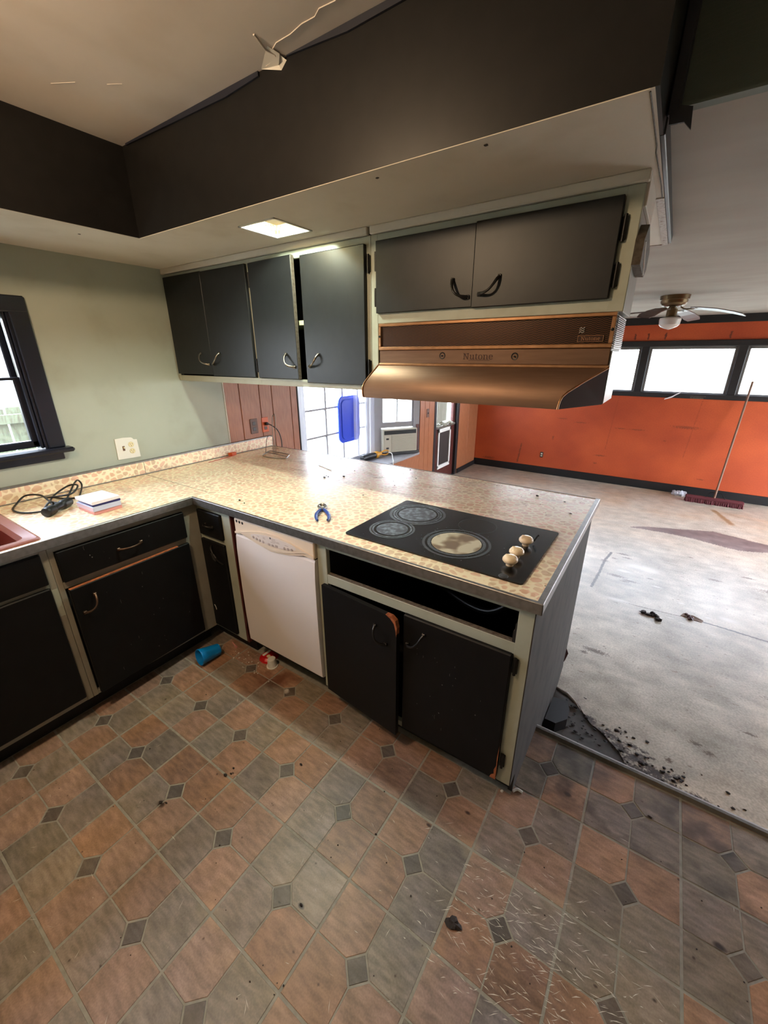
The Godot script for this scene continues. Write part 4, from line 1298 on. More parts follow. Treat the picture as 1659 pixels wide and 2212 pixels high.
func corner_cabinet() -> void:
	var z := -0.03
	var a := thing("base_cabinet", "narrow black cabinet with a small drawer, between corner and dishwasher", "cabinet", V(0.78, 0, -0.3), "black base cabinets")
	var f := MB.new()
	f.box(V(0.652, 0.099, z - 0.021), V(0.662, 0.8785, z + 0.0008), 0.002)
	f.box(V(0.860, 0.099, z - 0.021), V(0.926, 0.8785, z + 0.0008), 0.002)
	f.box(V(0.655, 0.845, z - 0.02), V(0.865, 0.878, z), 0.002).box(V(0.655, 0.675, z - 0.02), V(0.865, 0.705, z), 0.002).box(V(0.655, 0.10, z - 0.02), V(0.865, 0.122, z), 0.002)
	part(a, "face_frame", f, M.frame_paint)
	part(a, "body", MB.new().box(V(0.64, 0.10, -0.60), V(0.93, 0.86, z - 0.02)), M.cab_inside)
	part(a, "toe_board", MB.new().box(V(0.58, 0, -0.60), V(0.93, 0.10, -0.085)), M.toe)
	part(a, "drawer", MB.new().box(V(0.664, 0.703, z - 0.004), V(0.858, 0.845, z + 0.014), 0.004), M.base_black)
	bow(a.get_node("drawer"), V(0.735, 0.776, z + 0.016), V(0.795, 0.770, z + 0.016), V(0, 0, 1), V(0, 0.008, 0), M.dark_handle)
	part(a, "door", MB.new().box(V(0.662, 0.120, z - 0.004), V(0.858, 0.678, z + 0.014), 0.004), M.base_black)
	var h := MB.new()
	h.tube(smooth_path([V(0.755, 0.655, z + 0.016), V(0.775, 0.645, z + 0.034), V(0.81, 0.60, z + 0.036), V(0.835, 0.565, z + 0.016)], 4), 0.005, 7)
	part(a.get_node("door"), "handle", h, M.dark_handle)
	h = MB.new()
	h.prism([V(0.775, 0.625, z + 0.0355), V(0.79, 0.632, z + 0.0355), V(0.815, 0.608, z + 0.0355), V(0.80, 0.602, z + 0.0355), V(0.805, 0.585, z + 0.0355), V(0.786, 0.594, z + 0.0355)], V(0, 0, 0.004))
	part(a.get_node("door"), "handle_plate", h, M.steel, "bare metal bracket of the broken handle")
	part(a.get_node("door"), "scratch", MB.new().tube([V(0.684, 0.262, z + 0.0145), V(0.694, 0.25, z + 0.0145), V(0.697, 0.232, z + 0.0145)], 0.002, 5), M.white_paint)
	# ragged unpainted edge beside the dishwasher
	var e := MB.new()
	e.prism([V(0.926, 0.10, z), V(0.944, 0.10, z), V(0.938, 0.2, z), V(0.948, 0.24, z), V(0.934, 0.30, z), V(0.942, 0.42, z), V(0.934, 0.55, z), V(0.938, 0.7, z), V(0.932, 0.86, z), V(0.926, 0.86, z)], V(0, 0, -0.02))
	part(a, "torn_edge", e, M.door_red, "ragged red-brown unpainted edge")

func dishwasher() -> void:
	var o := thing("dishwasher", "white dishwasher with a lens-shaped button panel under the counter", "dishwasher", V(1.25, 0, -0.3))
	part(o, "tub", MB.new().box(V(0.99, 0.12, -0.62), V(1.505, 0.862, -0.035)), M.toe)
	# slightly bowed door
	var d := MB.new()
	var rows := [[0.150, -0.022], [0.158, -0.012], [0.3, -0.008], [0.5, -0.006], [0.7, -0.008], [0.772, -0.013], [0.785, -0.018]]
	for i in rows.size() - 1:
		d.poly([V(0.985, rows[i][0], rows[i][1]), V(1.508, rows[i][0], rows[i][1]), V(1.508, rows[i + 1][0], rows[i + 1][1]), V(0.985, rows[i + 1][0], rows[i + 1][1])], V(0, 0, 1))
	for x in [0.985, 1.508]:
		var p := []
		for r in rows:
			p.append(V(x, r[0], r[1]))
		p.append(V(x, 0.785, -0.04))
		p.append(V(x, 0.15, -0.04))
		d.poly(p, V(signf(x - 1.2), 0, 0))
	d.poly([V(0.985, 0.15, -0.022), V(1.508, 0.15, -0.022), V(1.508, 0.15, -0.04), V(0.985, 0.15, -0.04)], V(0, -1, 0))
	part(o, "door", d, M.white_gloss)
	var c := MB.new().box(V(0.985, 0.787, -0.04), V(1.508, 0.866, -0.013), 0.004)
	part(o, "console", c, M.console)
	var lip := MB.new()
	lip.prism([V(0.985, 0.797, -0.013), V(1.034, 0.808, -0.013), V(1.14, 0.782, -0.013), V(1.238, 0.766, -0.013), V(1.354, 0.780, -0.013), V(1.475, 0.811, -0.013), V(1.508, 0.800, -0.013), V(1.508, 0.788, -0.013), V(1.45, 0.794, -0.013), V(1.354, 0.768, -0.013), V(1.238, 0.755, -0.013), V(1.14, 0.771, -0.013), V(1.034, 0.795, -0.013), V(0.985, 0.786, -0.013)], V(0, 0, 0.004))
	part(o, "console_lip", lip, M.console)
	var lens := []
	for i in 25:
		var t := i / 24.0
		lens.append(V(1.034 + 0.441 * t, 0.808 + 0.004 * t - 0.043 * pow(sin(PI * t), 1.2), -0.0125))
	for i in 23:
		var t := (23 - i) / 24.0
		lens.append(V(1.034 + 0.441 * t, 0.808 + 0.004 * t + 0.036 * pow(sin(PI * t), 1.1), -0.0125))
	part(o, "button_panel", MB.new().prism(lens, V(0, 0, 0.007)), M.console)
	var inner := []
	for i in 20:
		var a := TAU * i / 20
		inner.append(V(1.26 + 0.150 * cos(a), 0.811 + 0.023 * sin(a) + 0.004 * cos(a), -0.0056))
	part(o, "button_plate", MB.new().prism(inner, V(0, 0, 0.0012)), M.console_plate)
	for q in [[1.131, 0.804], [1.153, 0.800], [1.175, 0.798], [1.197, 0.796], [1.338, 0.800], [1.360, 0.802], [1.384, 0.806]]:
		part(o, "button", MB.new().lathe([Vector2(0, 0.0026), Vector2(0.0055, 0.0026), Vector2(0.0068, 0.0014), Vector2(0.0068, 0)], V(q[0], q[1], -0.0046), V(0, 0, 1), 14), M.button)
	for q in [[1.238, 0.794], [1.262, 0.794], [1.286, 0.797]]:
		part(o, "button", MB.new().box(V(q[0] - 0.008, q[1] - 0.0055, -0.0046), V(q[0] + 0.008, q[1] + 0.0055, -0.0028), 0.001), M.button)
	var ink := MB.new()
	for q in [[1.165, 0.816, 0.010], [1.205, 0.820, 0.009], [1.206, 0.814, 0.011], [1.268, 0.826, 0.016], [1.270, 0.820, 0.018], [1.272, 0.814, 0.020], [1.262, 0.808, 0.018], [1.298, 0.818, 0.010], [1.298, 0.813, 0.012], [1.352, 0.816, 0.014]]:
		ink.box(V(q[0] - q[2] * 0.8, q[1] - 0.0011, -0.0046), V(q[0] + q[2] * 0.8, q[1] + 0.0011, -0.0042))
	stuff(part(o, "button_print", ink, M.button))
	part(o, "round_mark", MB.new().lathe([Vector2(0, 0.0008), Vector2(0.005, 0.0008), Vector2(0.005, 0)], V(1.249, 0.827, -0.0046), V(0, 0, 1), 12), M.ink)
	for q in [[1.006, 0.8535], [1.027, 0.8525], [1.048, 0.8515]]:
		part(o, "vent_hole", MB.new().lathe([Vector2(0, 0.0006), Vector2(0.0072, 0.0006), Vector2(0.0072, 0)], V(q[0], q[1], -0.0132), V(0, 0, 1), 12), M.toe)
	part(o, "toe_panel", MB.new().box(V(0.95, 0.0, -0.40), V(1.508, 0.13, -0.175)), M.toe)

func peninsula_cabinet() -> void:
	var z := -0.03
	var a := thing("peninsula_cabinet", "black two-door peninsula cabinet with an open drawer slot under the cooktop", "cabinet", V(1.96, 0, -0.5))
	var f := MB.new()
	f.box(V(1.51, 0.099, z - 0.021), V(1.562, 0.8785, z + 0.0008), 0.002)
	f.box(V(2.362, 0.099, z - 0.021), V(2.412, 0.8785, z + 0.0008), 0.002)
	f.box(V(1.56, 0.848, z - 0.02), V(2.365, 0.878, z), 0.002)
	f.box(V(1.56, 0.684, z - 0.02), V(2.365, 0.728, z), 0.002)
	f.box(V(1.56, 0.10, z - 0.02), V(2.365, 0.128, z), 0.002)
	part(a, "face_frame", f, M.frame_paint)
	part(a, "slot_edge", MB.new().box(V(1.562, 0.7275, z - 0.02), V(2.362, 0.7295, z - 0.001), 0.0005), M.dirty_wood, "worn bare upper edge of the rail")
	var b := MB.new()
	b.box(V(1.51, 0.10, -1.13), V(1.525, 0.875, z - 0.02))
	b.box(V(1.51, 0.10, -1.13), V(2.395, 0.875, -1.115))
	b.box(V(1.51, 0.10, -1.12), V(2.395, 0.115, z - 0.02))
	b.box(V(1.525, 0.60, -0.9), V(2.39, 0.612, -0.4))
	part(a, "body", b, M.cab_inside)
	var e := MB.new()
	e.prism([V(2.397, 0.10, z), V(2.397, 0.878, z), V(2.397, 0.878, -1.13), V(2.397, LF + 0.14, -1.13), V(2.397, LF + 0.10, -1.10), V(2.397, LF + 0.055, -1.115), V(2.397, LF + 0.03, -1.06), V(2.397, LF, -1.03), V(2.397, LF, -0.47), V(2.397, 0.0, -0.47), V(2.397, 0.0, -0.09), V(2.397, 0.10, -0.09)], V(0.017, 0, 0))
	part(a, "end_panel", e, M.panel_side, "grimy grey end panel")
	part(a, "rotten_edge", MB.new().prism([V(2.38, 0.1, -1.13), V(2.385, 0.05, -1.14), V(2.405, 0.03, -1.15), V(2.40, 0.0, -1.14), V(2.42, -0.05, -1.145), V(2.41, -0.1, -1.135), V(2.40, -0.12, -1.13), V(2.385, -0.08, -1.12)], V(0.008, 0, 0.02)), M.door_red)
	part(a, "toe_board", MB.new().box(V(1.508, 0, -0.115), V(2.397, 0.10, -0.10)).box(V(1.52, LF, -1.13), V(2.397, 0.1, -1.1)).box(V(1.52, LF, -1.1), V(2.39, 0.0, -0.46)), M.toe)
	# left door, hanging ajar with its upper right corner broken
	var d := MB.new()
	var X := Transform3D(Basis(Vector3.UP, -0.075), V(1.542, 0, z))
	d.xf = X
	d.prism([V(0, 0.108, 0.0), V(0.402, 0.096, 0.0), V(0.402, 0.64, 0.0), V(0.394, 0.668, 0.0), V(0.375, 0.680, 0.0), V(0, 0.680, 0.0)], V(0, 0, 0.019))
	part(a, "door", d, M.base_black)
	var ch := MB.new()
	ch.xf = X
	ch.prism([V(0.4015, 0.60, 0.002), V(0.4035, 0.64, 0.002), V(0.396, 0.669, 0.002), V(0.376, 0.6815, 0.002), V(0.35, 0.6812, 0.002), V(0.372, 0.672, 0.002), V(0.390, 0.655, 0.002), V(0.397, 0.63, 0.002)], V(0, 0, 0.0185))
	part(a.get_node("door"), "broken_corner", ch, M.raw_wood, "broken corner of bare orange wood")
	bow(a.get_node("door"), X * V(0.300, 0.610, 0.021), X * V(0.352, 0.545, 0.021), V(0, 0, 1), V(-0.010, -0.008, 0), M.dark_handle)
	d = MB.new().box(V(1.952, 0.120, z), V(2.362, 0.690, z + 0.019), 0.004)
	part(a, "door", d, M.base_black)
	var d2 := a.get_node("door_001")
	specks(d2, V(1.97, 0.14, z + 0.019), V(2.34, 0.67, z + 0.019), V(0, 0, 1), 20, 3)
	bow(d2, V(1.975, 0.566, z + 0.021), V(2.043, 0.636, z + 0.021), V(0, 0, 1), V(0.008, -0.010, 0), M.dark_handle)
	ch = MB.new()
	ch.prism([V(2.340, 0.120, z + 0.019), V(2.3625, 0.120, z + 0.019), V(2.3625, 0.29, z + 0.019), V(2.359, 0.24, z + 0.019), V(2.360, 0.19, z + 0.019), V(2.353, 0.165, z + 0.019), V(2.355, 0.145, z + 0.019), V(2.345, 0.135, z + 0.019)], V(0, 0, 0.0012))
	part(d2, "worn_edge", ch, M.raw_wood, "worn bare wood along the lower hinge edge")
	hinge(a, 2.374, 0.645, z + 0.006)
	hinge(a, 2.376, 0.215, z + 0.006)
	hinge(a, 1.548, 0.64, z + 0.008)
	part(a, "wiring_conduit", MB.new().tube(smooth_path([V(2.15, 0.86, -0.35), V(2.22, 0.80, -0.30), V(2.27, 0.73, -0.25), V(2.20, 0.66, -0.25), V(2.08, 0.63, -0.3), V(1.9, 0.62, -0.4)], 8), 0.012, 8), M.hinge, "dark conduit inside the open slot")
	part(a, "paint_notch", MB.new().prism([V(2.362, 0.73, z), V(2.362, 0.80, z), V(2.357, 0.80, z), V(2.357, 0.775, z), V(2.352, 0.77, z), V(2.352, 0.73, z)], V(0, 0, -0.012)), M.cab_inside)

func countertop() -> void:
	var o := thing("countertop", "pebble-pattern laminate countertop with metal edging, running along wall and peninsula", "countertop", V(1.2, 0.878, -0.4))
	var t := MB.new().map(V(1 / 2.46, 0, 0), V(0, 0, 1 / 1.302), Vector2(0.0, 1.14 / 1.302))
	var y0 := 0.882
	var y1 := 0.914
	# peninsula slab around the cooktop recess is one piece; left run separate at its seam
	t.box(V(0.003, y0, -1.136), V(2.428, y1, -0.1))
	t.box(V(0.671, y0, -0.1), V(2.428, y1, -0.005))
	part(o, "peninsula_top", t, M.laminate)
	var l := MB.new().map(V(1 / 2.46, 0, 0), V(0, 0, 1 / 1.302), Vector2(0.4, 0.13))
	l.box(V(0.003, y0, -0.0995), V(0.671, y1, 0.645))
	l.box(V(0.003, y0, 0.645), V(0.17, y1, 1.35)).box(V(0.630, y0, 0.645), V(0.671, y1, 1.35))
	l.box(V(0.003, y0, 1.35), V(0.671, y1, 2.2))
	part(o, "left_run_top", l, M.laminate)
	part(o, "seam_line", MB.new().box(V(0.01, 0.9138, -0.1012), V(0.66, 0.9145, -0.0988)), M.dirty_wood)
	var bs := MB.new().map(V(0, 0, 1 / 2.46), V(0, 1 / 1.302, 0), Vector2(0.47, -0.35))
	bs.box(V(0.003, 0.9145, -1.138), V(0.021, 0.992, 2.2), 0.002)
	part(o, "backsplash", bs, M.laminate)
	part(o, "backsplash_cap", MB.new().box(V(0.003, 0.990, -1.138), V(0.024, 1.000, 2.2), 0.002), M.alu_edge)
	part(o, "cove_strip", MB.new().box(V(0.021, 0.914, -1.12), V(0.027, 0.9195, 2.2), 0.002), M.alu_edge)
	part(o, "backsplash_joint", MB.new().box(V(0.0208, 0.916, -0.108), V(0.0216, 0.989, -0.1055)), M.dirty_wood)
	for q in [[V(0.669, 0.876, 0.0), V(0.677, 0.9155, 2.2)], [V(0.669, 0.876, -0.008), V(2.434, 0.9155, 0.0)], [V(2.426, 0.876, -1.138), V(2.434, 0.9155, 0.0)], [V(0.02, 0.876, -1.1385), V(2.434, 0.9155, -1.1305)]]:
		part(o, "metal_edge", MB.new().box(q[0], q[1], 0.0018), M.alu_edge)
	# flat lip of the edging on the laminate
	part(o, "metal_lip", MB.new().box(V(0.660, 0.9135, 0.003), V(0.674, 0.9152, 2.2), 0.0006).box(V(0.66, 0.9135, -0.014), V(2.42, 0.9152, -0.004), 0.0006).box(V(2.414, 0.9135, -1.13), V(2.43, 0.9152, -0.004), 0.0006), M.alu_edge)

func upper_cabinets() -> void:
	var z := -0.447
	var df := -0.431
	# three-door unit next to the wall
	var a := thing("upper_cabinet", "black wall cabinet with tall doors, one ajar, hung beside the green wall", "cabinet", V(0.75, 1.454, -0.6), "upper cabinets over the peninsula")
	var f := MB.new()
	f.box(V(0.0, 1.454, z - 0.02), V(1.512, 1.486, z), 0.002)
	f.box(V(0.0, 2.010, z - 0.02), V(1.512, 2.043, z), 0.002)
	f.box(V(0.0, 1.4535, z - 0.021), V(0.022, 2.0435, z + 0.0008), 0.002)
	f.box(V(0.752, 1.4535, z - 0.021), V(0.778, 2.0435, z + 0.0008), 0.002)
	f.box(V(1.488, 1.4535, z - 0.021), V(1.512, 2.0435, z + 0.0008), 0.002)
	part(a, "face_frame", f, M.frame_paint)
	var b := MB.new()
	b.box(V(0.0, 1.456, -0.75), V(0.012, 2.07, z - 0.02)).box(V(1.50, 1.456, -0.75), V(1.512, 2.07, z - 0.02))
	b.box(V(0.0, 1.456, -0.75), V(1.512, 1.468, z - 0.02)).box(V(0.0, 2.05, -0.75), V(1.512, 2.07, z - 0.02))
	b.box(V(0.0, 1.456, -0.762), V(1.512, 2.07, -0.75))
	part(a, "body", b, M.cab_inside)
	part(a, "underside", MB.new().box(V(0.0, 1.452, -0.762), V(1.512, 1.456, z - 0.001)), M.frame_paint)
	part(a, "shelf", MB.new().box(V(0.78, 1.735, -0.74), V(1.49, 1.755, z - 0.01)), M.shelf_edge, "pale shelf edge seen in the gap")
	part(a, "top_moulding", MB.new().box(V(0.0, 2.044, z - 0.01), V(1.50, 2.0725, z + 0.012), 0.003), M.soffit_board)
	part(a, "door", MB.new().box(V(0.022, 1.495, df - 0.019), V(0.3828, 2.026, df), 0.0012), M.cab_black)
	part(a, "door", MB.new().box(V(0.3832, 1.490, df - 0.019), V(0.752, 2.023, df - 0.0004), 0.0012), M.cab_black)
	bow(a.get_node("door"), V(0.292, 1.612, df), V(0.360, 1.552, df), V(0, 0, 1), V(-0.012, -0.012, 0), M.chrome)
	bow(a.get_node("door_001"), V(0.466, 1.612, df), V(0.402, 1.552, df), V(0, 0, 1), V(0.012, -0.012, 0), M.chrome)
	# ajar pair with a dark gap between
	var X := Transform3D(Basis(Vector3.UP, -0.045), V(0.778, 0, df - 0.019))
	var d := MB.new()
	d.xf = X
	d.box(V(0, 1.488, 0), V(0.312, 2.022, 0.019), 0.003)
	part(a, "door", d, M.cab_black)
	bow(a.get_node("door_002"), V(1.010, 1.604, df + 0.011), V(1.066, 1.546, df + 0.014), V(0, 0, 1), V(-0.010, -0.012, 0), M.chrome)
	var we := MB.new()
	we.xf = X
	we.box(V(0.312, 1.49, 0.001), V(0.3132, 2.02, 0.018))
	part(a.get_node("door_002"), "bare_edge", we, M.dirty_wood)
	part(a, "door", MB.new().box(V(1.131, 1.474, df - 0.017), V(1.490, 2.015, df + 0.002), 0.003), M.cab_black)
	bow(a.get_node("door_003"), V(1.216, 1.602, df + 0.002), V(1.157, 1.549, df + 0.002), V(0, 0, 1), V(0.012, -0.012, 0), M.chrome)
	for q in [[0.768, 1.95], [0.765, 1.55], [1.502, 1.945], [1.501, 1.548]]:
		hinge(a, q[0], q[1], df - 0.012)
	part(a, "drip_rail", MB.new().box(V(0.38, 1.474, z), V(1.13, 1.486, z + 0.004), 0.001), M.frame_paint)
	# unit over the hood
	var h := thing("upper_cabinet", "low two-door black cabinet above the copper range hood", "cabinet", V(1.98, 1.72, -0.6), "upper cabinets over the peninsula")
	f = MB.new()
	f.box(V(1.512, 1.722, z - 0.02), V(2.450, 1.762, z), 0.002)
	f.box(V(1.512, 2.010, z - 0.02), V(2.450, 2.043, z), 0.002)
	f.box(V(1.512, 1.4535, z - 0.021), V(1.546, 2.0435, z + 0.0008), 0.002)
	f.box(V(2.404, 1.7215, z - 0.021), V(2.4505, 2.0435, z + 0.0008), 0.002)
	part(h, "face_frame", f, M.frame_paint)
	part(h, "body", MB.new().box(V(1.512, 1.722, -0.70), V(2.448, 2.07, z - 0.02), 0.002), M.frame_grey)
	part(h, "top_moulding", MB.new().box(V(1.5125, 2.044, z - 0.01), V(2.457, 2.0725, z + 0.012), 0.003).box(V(2.448, 1.99, -0.69), V(2.458, 2.0715, z - 0.01), 0.002), M.soffit_board)
	part(h, "door", MB.new().box(V(1.545, 1.761, df - 0.019), V(1.9625, 2.017, df), 0.0015), M.cab_black)
	part(h, "door", MB.new().box(V(1.963, 1.758, df - 0.018), V(2.404, 2.020, df + 0.003), 0.002), M.cab_black)
	bow(h.get_node("door"), V(1.886, 1.852, df), V(1.948, 1.793, df), V(0, 0, 1), V(-0.010, -0.016, 0), M.dark_handle)
	bow(h.get_node("door_001"), V(2.060, 1.848, df + 0.002), V(1.991, 1.799, df + 0.002), V(0, 0, 1), V(0.008, -0.016, 0), M.dark_handle)
	for q in [[2.414, 1.94], [2.413, 1.82], [1.540, 1.948], [1.539, 1.82]]:
		hinge(h, q[0], q[1], df - 0.012)
	# grimy block screwed to the end
	var k := MB.new()
	k.prism([V(2.450, 1.955, -0.50), V(2.450, 1.905, -0.43), V(2.450, 1.842, -0.43), V(2.450, 1.832, -0.60), V(2.450, 1.86, -0.66), V(2.450, 1.915, -0.65)], V(0.022, 0, -0.01))
	part(h, "end_block", k, M.dirty_wood, "grimy wooden block on the cabinet's end")
	part(h, "block_edge", MB.new().tube([V(2.472, 1.905, -0.47), V(2.472, 1.835, -0.58)], 0.003, 6), M.white_paint)

func range_hood() -> void:
	var z := -0.4393
	var o := thing("range_hood", "copper-coloured vintage range hood with a mesh grille and sloping visor", "range hood", V(1.99, 1.44, -0.55))
	part(o, "housing", MB.new().box(V(1.552, 1.446, -0.68), V(2.438, 1.718, z - 0.008), 0.003), M.copper_dark)
	# grille frame
	part(o, "frame_strip", MB.new().box(V(1.554, 1.710, z - 0.01), V(2.438, 1.7215, z + 0.004), 0.002), M.copper_bright)
	part(o, "frame_strip", MB.new().box(V(1.554, 1.619, z - 0.01), V(2.438, 1.632, z + 0.004), 0.002), M.copper_bright)
	part(o, "frame_strip", MB.new().box(V(1.554, 1.632, z - 0.01), V(1.566, 1.710, z + 0.004), 0.002), M.copper_bright)
	part(o, "frame_strip", MB.new().box(V(2.426, 1.632, z - 0.01), V(2.438, 1.710, z + 0.004), 0.002), M.copper_bright)
	part(o, "grille", MB.new().map(V(1 / 0.06, 0, 0), V(0, -1 / 0.022, 0)).box(V(1.566, 1.632, z - 0.012), V(2.426, 1.710, z - 0.003)), M.grille, "dark herringbone mesh grille")
	for q in [[2.432, 1.672], [1.560, 1.672]]:
		part(o, "screw", MB.new().lathe([Vector2(0, 0.003), Vector2(0.004, 0.002), Vector2(0.005, 0)], V(q[0], q[1], z + 0.004), V(0, 0, 1), 10), M.hinge)
	# badge
	var b := MB.new()
	b.box(V(2.335, 1.637, z - 0.004), V(2.411, 1.6565, z + 0.0))
	part(o, "badge", b, M.copper_dark)
	var badge: MeshInstance3D = o.get_node("badge")
	b = MB.new()
	for q in [[2.335, 1.637, 2.411, 1.6386], [2.335, 1.655, 2.411, 1.6566], [2.335, 1.637, 2.3366, 1.6566], [2.4094, 1.637, 2.411, 1.6566]]:
		b.box(V(q[0], q[1], z - 0.001), V(q[2], q[3], z + 0.002), 0.0004)
	part(badge, "badge_border", b, M.copper_bright)
	text(badge, "badge_lettering", "Nutone", 0.0115, V(2.373, 1.6468, z + 0.0005), M.copper_bright, 1.15)
	b = MB.new()
	for i in 3:
		b.tube(smooth_path([V(2.337, 1.664 + i * 0.006, z), V(2.341, 1.668 + i * 0.006, z + 0.001), V(2.345, 1.665 + i * 0.006, z), V(2.352, 1.668 + i * 0.006, z)], 4), 0.0014, 5)
	part(o, "emblem", b, M.aged_white, "small pale wavy emblem")
	# control strip
	part(o, "control_strip", MB.new().box(V(1.556, 1.567, z - 0.012), V(2.437, 1.619, z - 0.002), 0.002), M.copper)
	for q in [[1.852, 1.597], [2.136, 1.594]]:
		part(o, "control_shaft", MB.new().lathe([Vector2(0.013, 0), Vector2(0.012, 0.0015), Vector2(0.009, 0.001), Vector2(0.008, -0.004), Vector2(0.003, -0.004), Vector2(0.0028, 0.008), Vector2(0, 0.0085)], V(q[0], q[1], z - 0.002), V(0, 0, 1), 18), M.hinge)
	text(o, "script_lettering", "Nutone", 0.024, V(1.998, 1.5935, z - 0.0015), M.copper_dark, 1.15)
	part(o, "script_underline", MB.new().box(V(1.962, 1.580, z - 0.002), V(2.045, 1.5815, z - 0.0012)).box(V(1.944, 1.602, z - 0.002), V(1.962, 1.6033, z - 0.0012)), M.copper_dark)
	part(o, "trim_strip", MB.new().box(V(1.555, 1.558, z - 0.008), V(2.440, 1.568, z + 0.005), 0.002), M.copper_bright)
	# visor: slopes forward and curls down; its right end tapers in
	var prof := [[1.560, -0.4393, 2.440], [1.541, -0.405, 2.416], [1.520, -0.365, 2.388], [1.502, -0.332, 2.367], [1.490, -0.311, 2.353], [1.479, -0.297, 2.344], [1.466, -0.289, 2.339], [1.452, -0.285, 2.337], [1.439, -0.284, 2.336]]
	var v := MB.new()
	var le := []
	for i in prof.size() - 1:
		var p0: Array = prof[i]
		var p1: Array = prof[i + 1]
		var t0 := i / 8.0
		var t1 := (i + 1) / 8.0
		var na := V(0, 0.5 * (1 - t0) + 0.02, 0.5 + 0.5 * t0).normalized()
		var nb := V(0, 0.5 * (1 - t1) + 0.02, 0.5 + 0.5 * t1).normalized()
		var xl0 := lerpf(1.553, 1.584, t0)
		var xl1 := lerpf(1.553, 1.584, t1)
		var a := V(xl0, p0[0], p0[1])
		var bq := V(p0[2], p0[0], p0[1])
		var c := V(p1[2], p1[0], p1[1])
		var d := V(xl1, p1[0], p1[1])
		v.tri(a, bq, c, na, na, nb)
		v.tri(a, c, d, na, nb, nb)
		le.append(a)
		if i == 7:
			le.append(d)
	var back := []
	for q in le:
		back.append(q)
	back.append(V(1.556, 1.446, z))
	v.poly([V(1.584, 1.439, -0.284), V(2.336, 1.439, -0.284), V(2.438, 1.446, z), V(1.556, 1.446, z)], V(0, -1, 0))
	part(o, "visor", v, M.copper)
	part(o, "left_cheek", MB.new().prism(back, V(-0.004, 0, 0)), M.copper)
	var rc := MB.new()
	for i in prof.size() - 1:
		rc.poly([V(prof[i][2], prof[i][0], prof[i][1]), V(prof[i + 1][2], prof[i + 1][0], prof[i + 1][1]), V(2.440, 1.446, z)], V(1, 0, 0.6))
	part(o, "right_cheek", rc, M.copper_dark, "dark slanted right cheek of the visor")
	var rim := []
	for q in prof:
		rim.append(V(q[2], q[0], q[1] + 0.001))
	part(o, "cheek_rim", MB.new().tube(rim, 0.0035, 7), M.copper_bright)
	var riml := []
	for q in le:
		riml.append(q + V(-0.003, 0.001, 0.001))
	part(o, "left_rim", MB.new().tube(riml, 0.003, 7), M.copper_bright)
	# steel end plate with a ribbed vent
	part(o, "end_plate", MB.new().box(V(2.4385, 1.448, -0.66), V(2.4425, 1.610, z - 0.004), 0.001), M.hood_steel)
	var rb := MB.new()
	for i in 17:
		rb.box(V(2.437, 1.617 + i * 0.0057, -0.66), V(2.4435, 1.6205 + i * 0.0057, z - 0.004), 0.0008)
	part(o, "ribbed_vent", rb, M.hood_steel)

func text(par: Node3D, called: String, s: String, height: float, at: Vector3, m: Material, wide := 1.0) -> void:
	var f := SystemFont.new()
	f.font_names = PackedStringArray(["Droid Serif"])
	f.font_italic = true
	var t := TextMesh.new()
	t.text = s
	t.font = f
	t.font_size = 32
	t.pixel_size = height / 26.0
	t.depth = 0.001
	t.material = m
	var o := MeshInstance3D.new()
	o.mesh = t
	o.name = called
	par.add_child(o, true)
	o.position = at - par.global_position
	o.scale = V(wide, 1, 1)

